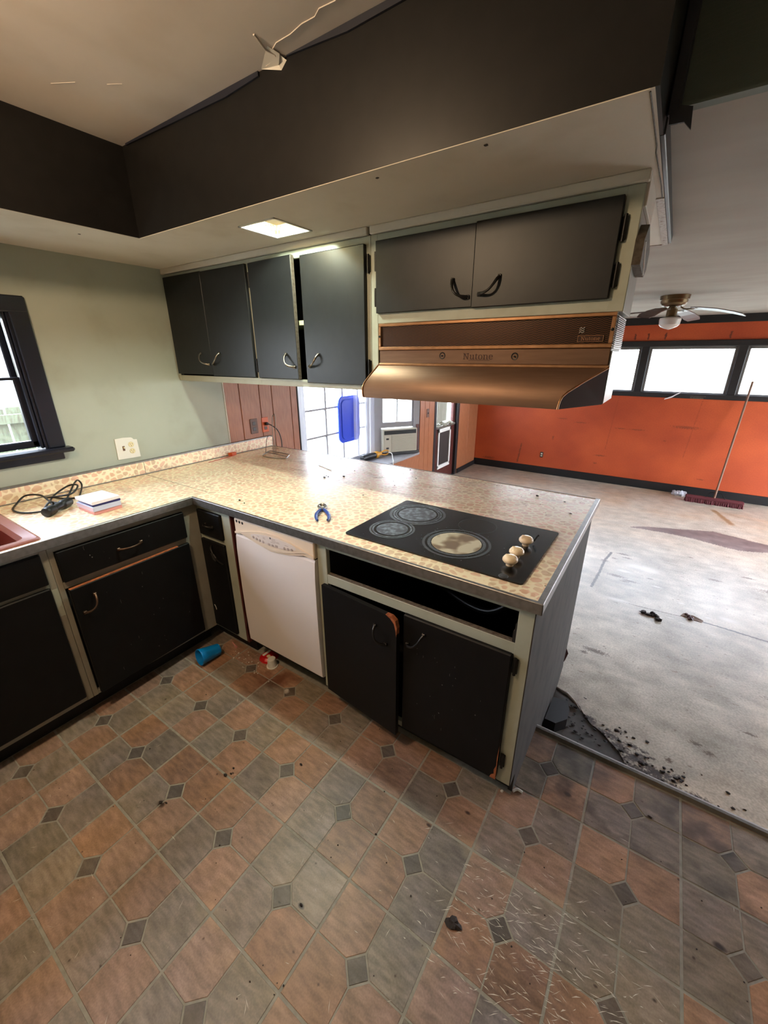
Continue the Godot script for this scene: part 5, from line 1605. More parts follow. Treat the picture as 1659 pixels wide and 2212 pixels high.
func cooktop() -> void:
	var y := 0.9145
	var o := thing("cooktop", "black glass cooktop with crusted burner rings, set into the counter", "cooktop", V(1.99, y, -0.32))
	var g := MB.new()
	var pts := []
	var cs := [V(1.630, y, -0.566), V(2.356, y, -0.566), V(2.350, y, -0.075), V(1.625, y, -0.078)]
	for k in 4:
		var c: Vector3 = cs[k]
		var pv: Vector3 = (cs[(k + 3) % 4] - c).normalized()
		var nx: Vector3 = (cs[(k + 1) % 4] - c).normalized()
		for t in 5:
			var u := t / 4.0
			pts.append(c + pv * 0.014 * (1 - u) * (1 - u) + nx * 0.014 * u * u)
	g.prism(pts, V(0, 0.006, 0))
	part(o, "glass_plate", g, M.glass_black)
	var yt := y + 0.0061
	var rings := func(cx: float, cz: float, list: Array) -> void:
		for q in list:
			part(o, q[3], MB.new().lathe([Vector2(q[0], 0.0), Vector2(q[0], q[2]), Vector2(q[1], q[2]), Vector2(q[1], 0.0)], V(cx, yt, cz), Vector3.UP, 40), q[4])
	rings.call(1.772, -0.425, [[0.128, 0.116, 0.0006, "burner_ring", M.burner_ring], [0.112, 0.103, 0.0007, "burner_ring", M.burner_smear], [0.100, 0.094, 0.0005, "burner_ring", M.burner_dark], [0.086, 0.0, 0.0006, "burner_zone", M.burner_smear]])
	rings.call(1.767, -0.218, [[0.096, 0.088, 0.0006, "burner_ring", M.burner_ring], [0.084, 0.077, 0.0006, "burner_ring", M.burner_smear], [0.066, 0.0, 0.0006, "burner_zone", M.burner_smear]])
	rings.call(2.048, -0.240, [[0.132, 0.122, 0.0006, "burner_ring", M.burner_dark], [0.112, 0.100, 0.0005, "burner_ring", M.burner_ring], [0.096, 0.0, 0.0008, "burner_zone", M.burner_crust]])
	rings.call(2.052, -0.445, [[0.080, 0.0785, 0.0004, "burner_ring", M.burner_ring]])
	var sp := MB.new()
	var rng := RandomNumberGenerator.new()
	rng.seed = 31
	for i in 60:
		var a := rng.randf() * TAU
		var r := rng.randf_range(0.095, 0.15)
		sp.blob(V(2.048 + cos(a) * r, yt, -0.240 + sin(a) * r), V(rng.randf_range(0.001, 0.004), 0.0005, rng.randf_range(0.001, 0.004)), rng, 6, 0.3)
	for i in 30:
		sp.blob(V(rng.randf_range(1.66, 2.3), yt, rng.randf_range(-0.53, -0.1)), V(rng.randf_range(0.001, 0.003), 0.0004, rng.randf_range(0.001, 0.002)), rng, 6, 0.3)
	stuff(part(o, "residue", sp, M.burner_ring))
	for q in [[2.276, -0.368], [2.276, -0.250], [2.276, -0.178]]:
		var k := MB.new().lathe([Vector2(0.013, 0), Vector2(0.013, 0.010), Vector2(0.022, 0.013), Vector2(0.0265, 0.019), Vector2(0.026, 0.026), Vector2(0.021, 0.033), Vector2(0.012, 0.0375), Vector2(0, 0.039)], V(q[0], yt, q[1]), Vector3.UP, 24, true)
		part(o, "knob", k, M.knob_cream, "cream knob")
		part(o.get_node("knob" if q[1] < -0.3 else ("knob_001" if q[1] < -0.2 else "knob_002")), "grip_ridge", MB.new().box(V(q[0] - 0.018, yt + 0.030, q[1] - 0.003), V(q[0] + 0.018, yt + 0.0395, q[1] + 0.003), 0.003), M.knob_cream)
	part(o, "bare_spindle", MB.new().lathe([Vector2(0.016, 0), Vector2(0.015, 0.0014), Vector2(0.006, 0.0016), Vector2(0.005, 0.003), Vector2(0, 0.003)], V(2.283, yt, -0.092), Vector3.UP, 16), M.burner_dark)
	part(o, "clip", MB.new().tube([V(2.298, yt + 0.01, -0.40), V(2.306, yt + 0.03, -0.41), V(2.31, yt + 0.034, -0.405)], 0.004, 6), M.hinge)

func rrect(x0: float, x1: float, z0: float, z1: float, r: float, y: float) -> Array:
	var p := []
	var cs := [Vector2(x1 - r, z1 - r), Vector2(x0 + r, z1 - r), Vector2(x0 + r, z0 + r), Vector2(x1 - r, z0 + r)]
	for k in 4:
		for t in 6:
			var a := PI / 2 * k + PI / 2 * t / 5.0
			p.append(V(cs[k].x + cos(a) * r, y, cs[k].y + sin(a) * r))
	return p

func sink() -> void:
	var o := thing("sink", "rust-red enamel drop-in sink at the left edge of the counter", "sink", V(0.4, 0.75, 1.0))
	var ctr := V(0.40, 0.2, 1.0)
	var rim := MB.new()
	rim.loft([rrect(0.150, 0.652, 0.632, 1.37, 0.02, 0.9145), rrect(0.152, 0.650, 0.634, 1.368, 0.02, 0.9205), rrect(0.160, 0.642, 0.642, 1.36, 0.02, 0.9235), rrect(0.192, 0.612, 0.676, 1.322, 0.03, 0.9215)], ctr)
	part(o, "rim", rim, M.sink_rim)
	var b := MB.new()
	var r := [rrect(0.192, 0.612, 0.676, 1.322, 0.03, 0.9215), rrect(0.204, 0.602, 0.690, 1.31, 0.04, 0.905), rrect(0.212, 0.594, 0.698, 1.30, 0.045, 0.80), rrect(0.235, 0.57, 0.72, 1.28, 0.05, 0.762), rrect(0.28, 0.53, 0.77, 1.23, 0.04, 0.758)]
	for i in r.size() - 1:
		for k in 24:
			var l := (k + 1) % 24
			var mid: Vector3 = (r[i][k] + r[i + 1][l]) / 2
			b.poly([r[i][k], r[i][l], r[i + 1][l], r[i + 1][k]], V(0.40 - mid.x, 0.2, 1.0 - mid.z))
	b.poly(r[-1], Vector3.UP)
	part(o, "basin", b, M.sink_enamel)
	part(o, "drain", MB.new().lathe([Vector2(0.045, 0), Vector2(0.04, 0.003), Vector2(0.03, 0.001), Vector2(0, 0.0)], V(0.40, 0.7585, 1.0), Vector3.UP, 20), M.steel)

# ---------------------------------------------------------------- lamps
func lamps() -> void:
	var r := thing("recessed_light", "square recessed ceiling light with a bare bright bulb and rusty housing", "light", V(1.1825, 2.0725, -0.256))
	var h := MB.new()
	h.box(V(1.075, 2.0855, -0.364), V(1.085, 2.22, -0.148)).box(V(1.28, 2.0855, -0.364), V(1.29, 2.22, -0.148))
	h.box(V(1.075, 2.0855, -0.364), V(1.29, 2.22, -0.354)).box(V(1.075, 2.0855, -0.158), V(1.29, 2.22, -0.148))
	h.box(V(1.075, 2.21, -0.364), V(1.29, 2.22, -0.148))
	part(r, "housing", h, M.rust_housing, "rusty yellowed housing")
	var t := MB.new()
	t.box(V(1.080, 2.0695, -0.359), V(1.090, 2.0725, -0.153), 0.001).box(V(1.275, 2.0695, -0.359), V(1.285, 2.0725, -0.153), 0.001)
	t.box(V(1.080, 2.0695, -0.359), V(1.285, 2.0725, -0.349), 0.001).box(V(1.080, 2.0695, -0.163), V(1.285, 2.0725, -0.153), 0.001)
	part(r, "trim_ring", t, M.white_paint)
	var bc := V(1.215, 2.138, -0.220)
	part(r, "bulb", MB.new().lathe([Vector2(0, -0.038), Vector2(0.020, -0.033), Vector2(0.032, -0.018), Vector2(0.035, 0.0), Vector2(0.030, 0.02), Vector2(0.016, 0.045), Vector2(0.013, 0.05), Vector2(0, 0.056)], bc, Vector3.UP, 20, true), M.bulb_glow)
	var l := OmniLight3D.new()
	l.name = "bulb_light"
	l.light_color = Color(0.93, 1.0, 0.93)
	l.light_energy = BULB_ENERGY
	l.light_size = 0.03
	l.omni_range = 12.0
	l.omni_attenuation = 2.0
	l.shadow_enabled = true
	r.add_child(l)
	l.position = bc - r.position
	var g := thing("ceiling_lamp", "warm glowing globe lamp on the kitchen ceiling above the floor", "lamp", V(1.35, 2.21, 1.15))
	part(g, "ceiling_rose", MB.new().lathe([Vector2(0, 0), Vector2(0.06, 0), Vector2(0.06, -0.012), Vector2(0.045, -0.03), Vector2(0, -0.03)], V(1.35, 2.39, 1.15), Vector3.UP, 20), M.brass)
	var gp := []
	for i in 13:
		var a := PI * i / 12
		gp.append(Vector2(sin(a) * 0.07, -cos(a) * 0.07))
	part(g, "globe", MB.new().lathe(gp, V(1.35, 2.29, 1.15), Vector3.UP, 24, true), M.globe_glow)
	var w := OmniLight3D.new()
	w.name = "globe_light"
	w.light_color = Color(1.0, 0.87, 0.71)
	w.light_energy = LAMP_ENERGY
	w.light_size = 0.06
	w.omni_range = 12.0
	w.omni_attenuation = 2.0
	w.shadow_enabled = true
	g.add_child(w)
	w.position = V(0, 0.08, 0)

func ceiling_fan() -> void:
	var c := V(2.50, 2.094, -3.6)
	var o := thing("ceiling_fan", "antique brass ceiling fan with drooping brown blades and one glass shade", "ceiling fan", c - V(0, 0.29, 0))
	part(o, "housing", MB.new().lathe([Vector2(0, 0), Vector2(0.118, 0), Vector2(0.118, -0.012), Vector2(0.112, -0.016), Vector2(0.109, -0.048), Vector2(0.104, -0.052), Vector2(0.100, -0.075), Vector2(0.088, -0.092), Vector2(0.060, -0.102), Vector2(0, -0.104)], c, Vector3.UP, 28), M.brass)
	part(o, "light_kit", MB.new().lathe([Vector2(0.022, -0.10), Vector2(0.022, -0.118), Vector2(0.040, -0.120), Vector2(0.041, -0.178), Vector2(0.055, -0.186), Vector2(0, -0.187)], c, Vector3.UP, 24), M.brass)
	part(o, "glass_shade", MB.new().lathe([Vector2(0.052, -0.184), Vector2(0.080, -0.192), Vector2(0.083, -0.203), Vector2(0.078, -0.245), Vector2(0.062, -0.262), Vector2(0.030, -0.276), Vector2(0, -0.285)], c, Vector3.UP, 24), M.milk_glass)
	for q in [[20.0, 0.075], [110.0, 0.085], [200.0, 0.01], [290.0, 0.06]]:
		var a := deg_to_rad(q[0])
		var d := V(cos(a), 0, sin(a))
		var s := V(-sin(a), 0.14, cos(a)).normalized()
		var droop: float = q[1]
		var base := c + V(0, -0.105, 0)
		var ir := MB.new().tube(smooth_path([base + d * 0.06, base + d * 0.085 + V(0, -0.018, 0), base + d * 0.12 + V(0, -0.024, 0), base + d * 0.17 + V(0, -0.022, 0)], 4), 0.006, 7)
		ir.box(base + d * 0.165 - s * 0.02 + V(0, -0.024, 0), base + d * 0.20 + s * 0.02 + V(0, -0.018, 0), 0.002)
		part(o, "blade_iron", ir, M.brass)
		var up := []
		for side in [1.0, -1.0]:
			var ts := [0.15, 0.22, 0.35, 0.46, 0.52]
			if side < 0:
				ts.reverse()
			for t in ts:
				var hw: float = 0.045 + 0.022 * (t - 0.15) / 0.37
				if t > 0.5:
					hw *= 0.72
				up.append(base + d * t + s * hw * side + V(0, -0.018 - droop * pow((t - 0.15) / 0.37, 1.6), 0))
		var bl := MB.new()
		var m := up.size()
		for k in m / 2 - 1:
			var quad := [up[k], up[k + 1], up[m - 2 - k], up[m - 1 - k]]
			bl.poly(quad, Vector3.UP)
			var lowq := []
			for p in quad:
				lowq.append(p - V(0, 0.006, 0))
			bl.poly(lowq, Vector3.DOWN)
			bl.poly([quad[0], quad[1], lowq[1], lowq[0]], s)
			bl.poly([quad[2], quad[3], lowq[3], lowq[2]], -s)
		bl.poly([up[m / 2 - 1], up[m / 2], up[m / 2] - V(0, 0.006, 0), up[m / 2 - 1] - V(0, 0.006, 0)], d)
		part(o, "blade", bl, M.fan_blade)

# ---------------------------------------------------------------- small things
func receptacle(par: Node3D, y: float, z: float) -> void:
	var o := part(par, "receptacle", MB.new().lathe([Vector2(0, 0.004), Vector2(0.014, 0.004), Vector2(0.016, 0.002), Vector2(0.016, 0)], V(0.004, y, z), V(1, 0, 0), 18), M.ivory)
	part(o, "slot", MB.new().box(V(0.0079, y + 0.000, z - 0.0065), V(0.0085, y + 0.008, z - 0.0045)).box(V(0.0079, y + 0.000, z + 0.0045), V(0.0085, y + 0.008, z + 0.0065)).box(V(0.0079, y - 0.009, z - 0.002), V(0.0085, y - 0.005, z + 0.002)), M.ink)

func wall_plates() -> void:
	var o := thing("switch_plate", "white paint-edged plate with a switch and two ivory sockets on the green wall", "outlet", V(0.0, 1.025, -0.042))
	part(o, "plate", MB.new().prism([V(0, 1.028, 0.022), V(0, 1.148, 0.018), V(0, 1.150, -0.03), V(0, 1.146, -0.072), V(0, 1.141, -0.080), V(0, 1.132, -0.086), V(0, 1.130, -0.104), V(0, 1.024, -0.106), V(0, 1.026, -0.02)], V(0.005, 0, 0)), M.white_paint)
	part(o, "switch_slot", MB.new().box(V(0.0045, 1.074, -0.027), V(0.0056, 1.102, -0.014)), M.brown_plate)
	part(o.get_node("switch_slot"), "toggle", MB.new().box(V(0.005, 1.088, -0.024), V(0.014, 1.098, -0.017), 0.002), M.ivory)
	receptacle(o, 1.105, -0.065)
	receptacle(o, 1.066, -0.066)
	var b := thing("outlet_plate", "brown outlet plate on the panelling, left of the orange one", "outlet", V(0.0, 1.03, -0.98))
	part(b, "plate", MB.new().box(V(0.0, 1.034, -1.015), V(0.006, 1.146, -0.945), 0.002), M.brown_plate)
	part(b, "socket", MB.new().box(V(0.0055, 1.098, -0.995), V(0.008, 1.125, -0.965), 0.002), M.ink)
	part(b, "socket", MB.new().box(V(0.0055, 1.055, -0.995), V(0.008, 1.082, -0.965), 0.002), M.ink)
	var c := thing("outlet_plate", "bright orange outlet plate with a plugged-in black cord, on the panelling", "outlet", V(0.0, 1.03, -1.09))
	part(c, "plate", MB.new().box(V(0.0, 1.030, -1.122), V(0.006, 1.145, -1.058), 0.002), M.orange_plate)
	part(c, "socket", MB.new().box(V(0.0055, 1.05, -1.105), V(0.008, 1.075, -1.075), 0.002), M.brown_plate)
	var pl := thing("plug_cord", "black plug and cord drooping behind the counter from the orange outlet", "cord", V(0.02, 0.9, -1.13))
	part(pl, "plug", MB.new().box(V(0.006, 1.085, -1.102), V(0.034, 1.108, -1.076), 0.005), M.black_rubber)
	part(pl, "cord", MB.new().tube(smooth_path([V(0.034, 1.096, -1.09), V(0.06, 1.088, -1.10), V(0.085, 1.05, -1.135), V(0.095, 0.99, -1.155), V(0.095, 0.90, -1.16), V(0.08, 0.6, -1.16), V(0.06, 0.05, -1.15)], 6), 0.004, 7), M.black_rubber)
	var s := thing("wall_switch", "small dark switch plate on the panelling between bay and back door", "switch", V(WX + 0.008, 0.82, -3.86))
	part(s, "plate", MB.new().box(V(WX + 0.008, 0.822, -3.895), V(WX + 0.013, 0.935, -3.825), 0.002), M.brown_plate)
	part(s, "toggle", MB.new().box(V(WX + 0.012, 0.868, -3.866), V(WX + 0.022, 0.888, -3.855), 0.002), M.ink)
	var w := thing("outlet_box", "bare dark outlet box low on the orange wall", "outlet", V(1.118, 0.06, OZ))
	part(w, "box", MB.new().box(V(1.095, 0.065, OZ + 0.0), V(1.141, 0.150, OZ + 0.006), 0.002), M.dark_stain)
	part(w, "socket", MB.new().box(V(1.105, 0.08, OZ + 0.005), V(1.131, 0.10, OZ + 0.010), 0.002).box(V(1.105, 0.112, OZ + 0.005), V(1.131, 0.135, OZ + 0.010), 0.002), M.ac_beige)

func counter_things() -> void:
	var y := 0.9142
	# extension cord bundle
	var c := thing("extension_cord", "bundled black extension cord beside the sink", "cord", V(0.2, y, 0.42))
	part(c, "socket_block", MB.new().lathe([Vector2(0, 0), Vector2(0.020, 0.002), Vector2(0.023, 0.012), Vector2(0.022, 0.05), Vector2(0.016, 0.06), Vector2(0.018, 0.10), Vector2(0.022, 0.112), Vector2(0.021, 0.16), Vector2(0.012, 0.17), Vector2(0, 0.171)], V(0.385, y + 0.023, 0.530), V(-0.10, 0.0, -0.135), 14), M.black_rubber)
	part(c, "cord", MB.new().tube(smooth_path([V(0.335, y + 0.012, 0.47), V(0.26, y + 0.006, 0.56), V(0.16, y + 0.006, 0.585), V(0.075, y + 0.012, 0.545), V(0.055, y + 0.035, 0.50), V(0.13, y + 0.040, 0.46), V(0.26, y + 0.03, 0.46), V(0.29, y + 0.028, 0.42), V(0.20, y + 0.04, 0.36), V(0.10, y + 0.055, 0.30), V(0.045, y + 0.055, 0.262), V(0.06, y + 0.03, 0.255), V(0.15, y + 0.012, 0.30), V(0.20, y + 0.006, 0.335), V(0.17, y + 0.008, 0.38), V(0.10, y + 0.006, 0.40), V(0.12, y + 0.02, 0.44), V(0.22, y + 0.04, 0.42), V(0.26, y + 0.05, 0.37), V(0.17, y + 0.06, 0.31), V(0.10, y + 0.05, 0.33), V(0.16, y + 0.03, 0.42), V(0.28, y + 0.03, 0.47), V(0.32, y + 0.03, 0.44)], 7), 0.0045, 7), M.black_rubber)
	part(c, "cord_wrap", MB.new().tube(smooth_path([V(0.33, y + 0.006, 0.50), V(0.355, y + 0.03, 0.52), V(0.34, y + 0.052, 0.495), V(0.31, y + 0.04, 0.47), V(0.31, y + 0.01, 0.48)], 5, true), 0.005, 6, true), M.black_rubber)
	# stack of cases
	var names := [[0.9145, 0.931, "paper_pink", "lowest pink-edged case of the stack beside the black cord", 0.0, 0.0], [0.931, 0.953, "case_clear", "clear plastic case in the middle of the counter stack", 0.004, 0.02], [0.953, 0.964, "paper_navy", "navy-edged case near the top of the counter stack", -0.003, -0.03], [0.964, 0.979, "paper_white", "white card lying on top of the counter stack", 0.004, 0.03]]
	for q in names:
		var b := MB.new()
		b.xf = Transform3D(Basis(Vector3.UP, 0.02 + q[5]), V(0.458 + q[4], 0, 0.336 + q[4]))
		b.box(V(-0.079, q[0] + 0.0003, -0.061), V(0.079, q[1], 0.061), 0.0015)
		tag(part(self, "plastic_case", b, M[q[2]]), q[3], "case", "cases stacked on the left counter")
	var lay := MB.new()
	lay.xf = Transform3D(Basis(Vector3.UP, 0.04), V(0.462, 0, 0.340))
	# sheets inside the clear case
	lay.box(V(-0.076, 0.937, 0.0611), V(0.077, 0.940, 0.0616)).box(V(-0.076, 0.945, 0.0611), V(0.077, 0.948, 0.0616))
	part(get_node("plastic_case_001"), "insert", lay, M.paper_pink)
	# wire stand
	var w := MB.new()
	w.tube(smooth_path([V(0.245, y + 0.0032, -0.835), V(0.34, y + 0.0032, -0.825), V(0.44, y + 0.0032, -0.862), V(0.41, y + 0.0032, -0.93), V(0.37, y + 0.0032, -0.97), V(0.26, y + 0.0032, -0.975), V(0.165, y + 0.0032, -0.972), V(0.20, y + 0.0032, -0.90)], 5, true), 0.0028, 6, true)
	var ws := thing("wire_stand", "thin wire napkin stand near the panelling at the counter's far left", "stand", V(0.3, y, -0.9))
	part(ws, "base_loop", w, M.steel)
	w = MB.new().tube(smooth_path([V(0.25, y + 0.003, -0.93), V(0.262, 1.05, -0.93), V(0.275, 1.17, -0.93), V(0.288, 1.20, -0.93), V(0.304, 1.202, -0.93), V(0.308, 1.17, -0.93), V(0.292, 1.05, -0.93), V(0.278, y + 0.003, -0.93)], 5), 0.0026, 6)
	part(ws, "tall_loop", w, M.steel)
	w = MB.new().tube(smooth_path([V(0.20, y + 0.003, -0.90), V(0.215, 1.0, -0.905), V(0.232, 1.045, -0.91), V(0.262, 1.05, -0.92), V(0.272, 1.01, -0.93), V(0.262, y + 0.003, -0.93)], 5), 0.0022, 6)
	part(ws, "short_loop", w, M.steel)
	part(ws, "cross_wire", MB.new().tube([V(0.19, y + 0.0075, -0.92), V(0.43, y + 0.0075, -0.90)], 0.0025, 6), M.steel)
	# end cutters
	var p := thing("pliers", "end-cutting pliers with blue grips on the pale counter", "pliers", V(1.39, y, -0.2))
	var fw := V(0.62, 0, 0.78).normalized()
	p.set_meta("label", "end-cutting pliers with blue grips lying on the counter left of the cooktop")
	for s in [-1.0, 1.0]:
		var e := V(1.372, y + 0.011, -0.226)
		var side: Vector3 = V(0.72, 0, -0.55).normalized() * s
		var d := V(0.56, 0, 0.62).normalized()
		var gp := smooth_path([e + d * 0.008 + side * 0.006, e + d * 0.035 + side * 0.018, e + d * 0.075 + side * 0.028, e + d * 0.115 + side * 0.028, e + d * 0.142 + side * 0.022], 4)
		var rad := []
		for i in gp.size():
			rad.append(lerpf(0.0055, 0.0085, sin(PI * minf(1.0, i / float(gp.size()) + 0.15))))
		part(p, "grip", MB.new().tube(gp, rad, 9), M.tool_blue)
		part(p, "jaw", MB.new().tube(smooth_path([e - side * 0.004 + d * 0.012, e - d * 0.016 + side * 0.012, e - d * 0.036 + side * 0.017, e - d * 0.056 + side * 0.010, e - d * 0.060 + side * 0.002], 4), 0.0075, 8), M.steel)
	part(p, "pivot", MB.new().lathe([Vector2(0, 0.018), Vector2(0.008, 0.018), Vector2(0.010, 0.015), Vector2(0.010, 0.002)], V(1.372, y, -0.226), Vector3.UP, 14), M.steel)
	# red strip and orange block
	tag(part(self, "red_strip", MB.new().prism([V(0.082, y, -0.50), V(0.090, y, -0.498), V(0.052, y, -0.748), V(0.044, y, -0.748)], V(0, 0.002, 0)), M.red_plastic), "thin red strip lying along the backsplash", "strip")
	tag(part(self, "wood_chip", MB.new().prism([V(0.03, y, -0.70), V(0.055, y, -0.715), V(0.05, y, -0.755), V(0.028, y, -0.75)], V(0, 0.022, 0)), M.orange_plate), "small orange block at the end of the red strip by the backsplash", "block")
	var cr := MB.new()
	var rng := RandomNumberGenerator.new()
	rng.seed = 66
	for q in [[0.921, -0.105, 8], [0.976, -0.092, 6], [0.943, -0.128, 3], [1.002, -0.654, 9], [1.008, -0.683, 5], [1.087, -0.735, 9], [0.984, -0.693, 4], [1.394, -0.518, 5], [2.156, -1.004, 9], [2.293, -0.987, 6], [2.35, -0.832, 6], [1.058, -0.878, 5], [1.341, -1.093, 6], [1.471, -0.94, 5], [2.411, -0.114, 3], [0.785, -1.073, 4], [1.438, -0.754, 4], [0.60, -0.45, 4], [1.15, -0.25, 4]]:
		var k: float = q[2] * 0.001
		cr.blob(V(q[0], y + k * 0.42, q[1]), V(k, k * 0.4, k * 0.6), rng, 7, 0.3)
	for i in 90:
		var k := rng.randf_range(0.0008, 0.0022)
		cr.blob(V(rng.randf_range(0.7, 2.38), y + k * 0.4, -1.1 + 0.55 * rng.randf()), V(k, k * 0.5, k), rng, 6, 0.3)
	stuff(tag(part(self, "counter_crumbs", cr, M.crumb), "dark crumbs and flakes scattered over the peninsula counter", "crumbs"))
	tag(part(self, "white_straw", MB.new().tube([V(0.78, y + 0.003, -0.85), V(0.93, y + 0.003, -0.80)], 0.0026, 7), M.white_plastic), "thin white stick lying on the counter's glossy part", "straw")

func floor_things() -> void:
	# blue cup lying on its side
	var c := thing("plastic_cup", "blue plastic cup lying on its side in the cabinet corner", "cup", V(0.74, 0, 0.12))
	var ax := V(0.012, -0.013, -0.109)
	var o := V(0.757, 0.0465, 0.168)
	part(c, "cup_wall", MB.new().lathe([Vector2(0.0435, 0.0), Vector2(0.046, -0.001), Vector2(0.046, 0.006), Vector2(0.0445, 0.008), Vector2(0.0325, 0.112), Vector2(0, 0.113)], o, ax, 28), M.cup_blue)
	part(c, "cup_inside", MB.new().lathe([Vector2(0, 0.108), Vector2(0.031, 0.108), Vector2(0.0435, 0.0)], o, ax, 28), M.cup_blue)
	# red toy-like piece
	var r := thing("red_toy", "flattened red plastic toy piece under the dishwasher", "toy", V(1.03, 0, -0.08))
	part(r, "body", MB.new().loft([rrect(0.985, 1.075, -0.135, -0.030, 0.035, 0.001), rrect(0.988, 1.072, -0.132, -0.033, 0.035, 0.012), rrect(1.0, 1.06, -0.12, -0.045, 0.028, 0.022)], V(1.03, -0.02, -0.08), true), M.red_plastic)
	part(r, "stripe", MB.new().box(V(1.005, 0.021, -0.11), V(1.02, 0.025, -0.055), 0.002), M.white_plastic)
	part(r, "button", MB.new().lathe([Vector2(0, 0.006), Vector2(0.010, 0.004), Vector2(0.012, 0)], V(1.042, 0.021, -0.07), Vector3.UP, 14), M.ivory)
	part(r, "arm", MB.new().tube([V(1.05, 0.012, -0.12), V(1.085, 0.012, -0.16)], 0.010, 8), M.red_plastic)
	# white cup
	var w := thing("small_cup", "small upturned white plastic cup in front of the red toy", "cup", V(1.095, 0, -0.05))
	part(w, "cup_wall", MB.new().lathe([Vector2(0, 0.052), Vector2(0.019, 0.052), Vector2(0.0215, 0.049), Vector2(0.0265, 0.006), Vector2(0.031, 0.005), Vector2(0.031, 0.001), Vector2(0.025, 0.001), Vector2(0.018, 0.046), Vector2(0, 0.047)], V(1.098, 0, -0.045), Vector3.UP, 24), M.white_plastic)
	# bits
	var rng := RandomNumberGenerator.new()
	rng.seed = 91
	tag(part(self, "dark_clump", MB.new().blob(V(2.394, 0.004, 0.405), V(0.022, 0.006, 0.016), rng, 12, 0.4), M.crumb), "dark dried clump on an orange tile near the camera", "debris")
	tag(part(self, "white_chip", MB.new().blob(V(2.382, 0.003, -0.068), V(0.006, 0.004, 0.006), rng, 8, 0.3), M.white_paint), "small round white chip by the peninsula's front corner", "chip", "white chips by the peninsula")
	var ch := MB.new().tube(smooth_path([V(2.418, 0.006, -0.09), V(2.43, 0.007, -0.105), V(2.45, 0.006, -0.105)], 4), 0.0055, 7)
	tag(part(self, "white_chip", ch, M.white_paint), "longer curved white chip by the peninsula's front corner", "chip", "white chips by the peninsula")
	tag(part(self, "cap", MB.new().lathe([Vector2(0, 0.012), Vector2(0.010, 0.012), Vector2(0.013, 0.008), Vector2(0.014, 0)], V(1.304, 0, 0.043), Vector3.UP, 14), M.aged_white), "small pale cap on a dark diamond tile before the dishwasher", "cap")
	tag(part(self, "pink_stick", MB.new().tube([V(0.752, 0.006, -0.045), V(0.79, 0.006, -0.035), V(0.81, 0.008, -0.028)], [0.003, 0.004, 0.008], 8), M.paper_pink), "pink plastic stick on the floor behind the blue cup", "stick")
	var cr := MB.new()
	for q in [[1.423, 0.494, 9], [1.438, 0.478, 6], [1.426, 0.456, 7], [1.646, 0.289, 7], [1.98, 0.627, 6], [2.059, 0.333, 5], [2.868, -0.28, 7], [1.31, 0.70, 9], [1.33, 0.69, 7]]:
		var k: float = q[2] * 0.001
		cr.blob(V(q[0], k * 0.35, q[1]), V(k, k * 0.4, k * 0.6), rng, 7, 0.35)
	for i in 110:
		var k := rng.randf_range(0.0012, 0.003)
		cr.blob(V(rng.randf_range(0.75, 3.3), k * 0.4 + 0.001, rng.randf_range(-0.25, 1.0)), V(k, k * 0.5, k), rng, 6, 0.3)
	stuff(tag(part(self, "floor_crumbs", cr, M.crumb), "dark crumbs scattered over the kitchen tiles", "crumbs"))
	var wc := MB.new()
	for i in 40:
		var k := rng.randf_range(0.001, 0.004)
		wc.blob(V(0.83 + absf(rng.randfn(0, 0.18)), k * 0.5 + 0.001, rng.randfn(0.0, 0.035)), V(k, k * 0.6, k), rng, 6, 0.3)
	stuff(tag(part(self, "white_crumbs", wc, M.white_paint), "white crumbs on the floor in front of the dishwasher", "crumbs"))

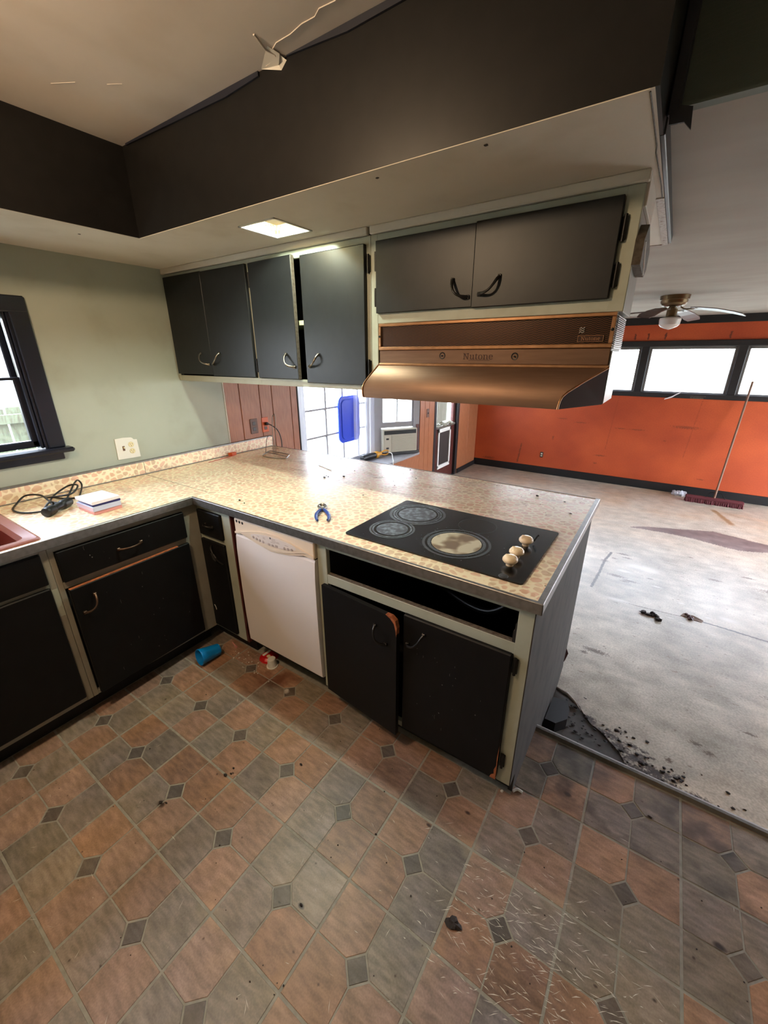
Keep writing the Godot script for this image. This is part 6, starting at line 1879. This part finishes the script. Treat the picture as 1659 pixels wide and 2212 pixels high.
func living_things() -> void:
	var rng := RandomNumberGenerator.new()
	rng.seed = 101
	# soot-black block in the corner of the step
	var b := MB.new().prism([V(2.420, LF - 0.005, -0.83), V(2.418, LF - 0.005, -0.66), V(2.47, LF - 0.005, -0.66), V(2.515, LF - 0.005, -0.72), V(2.512, LF - 0.005, -0.79), V(2.49, LF - 0.005, -0.845)], V(0.0, 0.062, -0.004))
	tag(part(self, "black_block", b, M.toe), "sooty black block on the floor by the peninsula's end panel", "block")
	# push broom leaning on the orange wall
	var o := thing("push_broom", "push broom with a wide maroon head, leaning on the orange wall", "broom", V(3.37, LF, -5.4))
	var X := Transform3D(Basis(Vector3.UP, 0.02), V(3.37, LF, -5.36))
	var h := MB.new()
	h.xf = X
	h.box(V(-0.30, 0.05, -0.035), V(0.30, 0.085, 0.035), 0.008)
	part(o, "head", h, M.broom_red)
	h = MB.new()
	h.xf = X
	for i in 40:
		for k in 4:
			var x := -0.29 + i * 0.0149
			var z := -0.026 + k * 0.017
			h.tube([V(x, 0.052, z), V(x + rng.randf_range(-0.008, 0.008), 0.0, z * 1.4 + rng.randf_range(-0.006, 0.006))], 0.008, 5)
	stuff(part(o, "bristles", h, M.broom_red))
	part(o, "pole", MB.new().tube([X * V(0.0, 0.085, 0.0), V(3.43, 1.30, OZ + 0.045)], 0.012, 10), M.broom_pole)
	part(o, "brace", MB.new().tube([X * V(-0.09, 0.085, 0), X * V(-0.045, 0.15, -0.02), X * V(0.06, 0.15, -0.02), X * V(0.11, 0.085, 0)], 0.005, 7), M.hinge)
	# plastic scrap
	var bag := MB.new()
	for i in 5:
		bag.blob(V(2.95 + i * 0.028, LF + 0.03, -5.56 + 0.012 * (i % 2)), V(0.035, 0.035, 0.03), rng, 9, 0.4)
	tag(part(self, "plastic_scrap", bag, M.clear_bag), "crumpled clear plastic against the black baseboard left of the broom", "plastic bag")
	for q in [[2.845, -2.10, 0.045, "dark_stain", "brown leaf-like clump on the pale living room floor"], [3.06, -2.23, 0.03, "door_red", "red-brown scrap under the torn floor flap"]]:
		var d := MB.new()
		for i in 6:
			d.blob(V(q[0] + rng.randfn(0, q[2] * 0.6), LF + 0.008, q[1] + rng.randfn(0, q[2] * 0.4)), V(q[2] * 0.5, 0.012, q[2] * 0.35), rng, 8, 0.45)
		tag(part(self, "floor_scrap", d, M[q[3]]), q[4], "debris")
	var sm := MB.new()
	for i in 150:
		var k := rng.randf_range(0.003, 0.011)
		var t := rng.randf()
		sm.blob(V(2.46 + t * 0.75 + rng.randfn(0, 0.06), LF + k * 0.25 - (0.004 if t < 0.3 else 0.0), -0.86 + t * 0.30 + rng.randfn(0, 0.07)), V(k, k * 0.35, k * 0.7), rng, 6, 0.4)
	stuff(tag(part(self, "grime_flakes", sm, M.crumb), "dark flakes of grime strewn behind the threshold strip", "debris"))
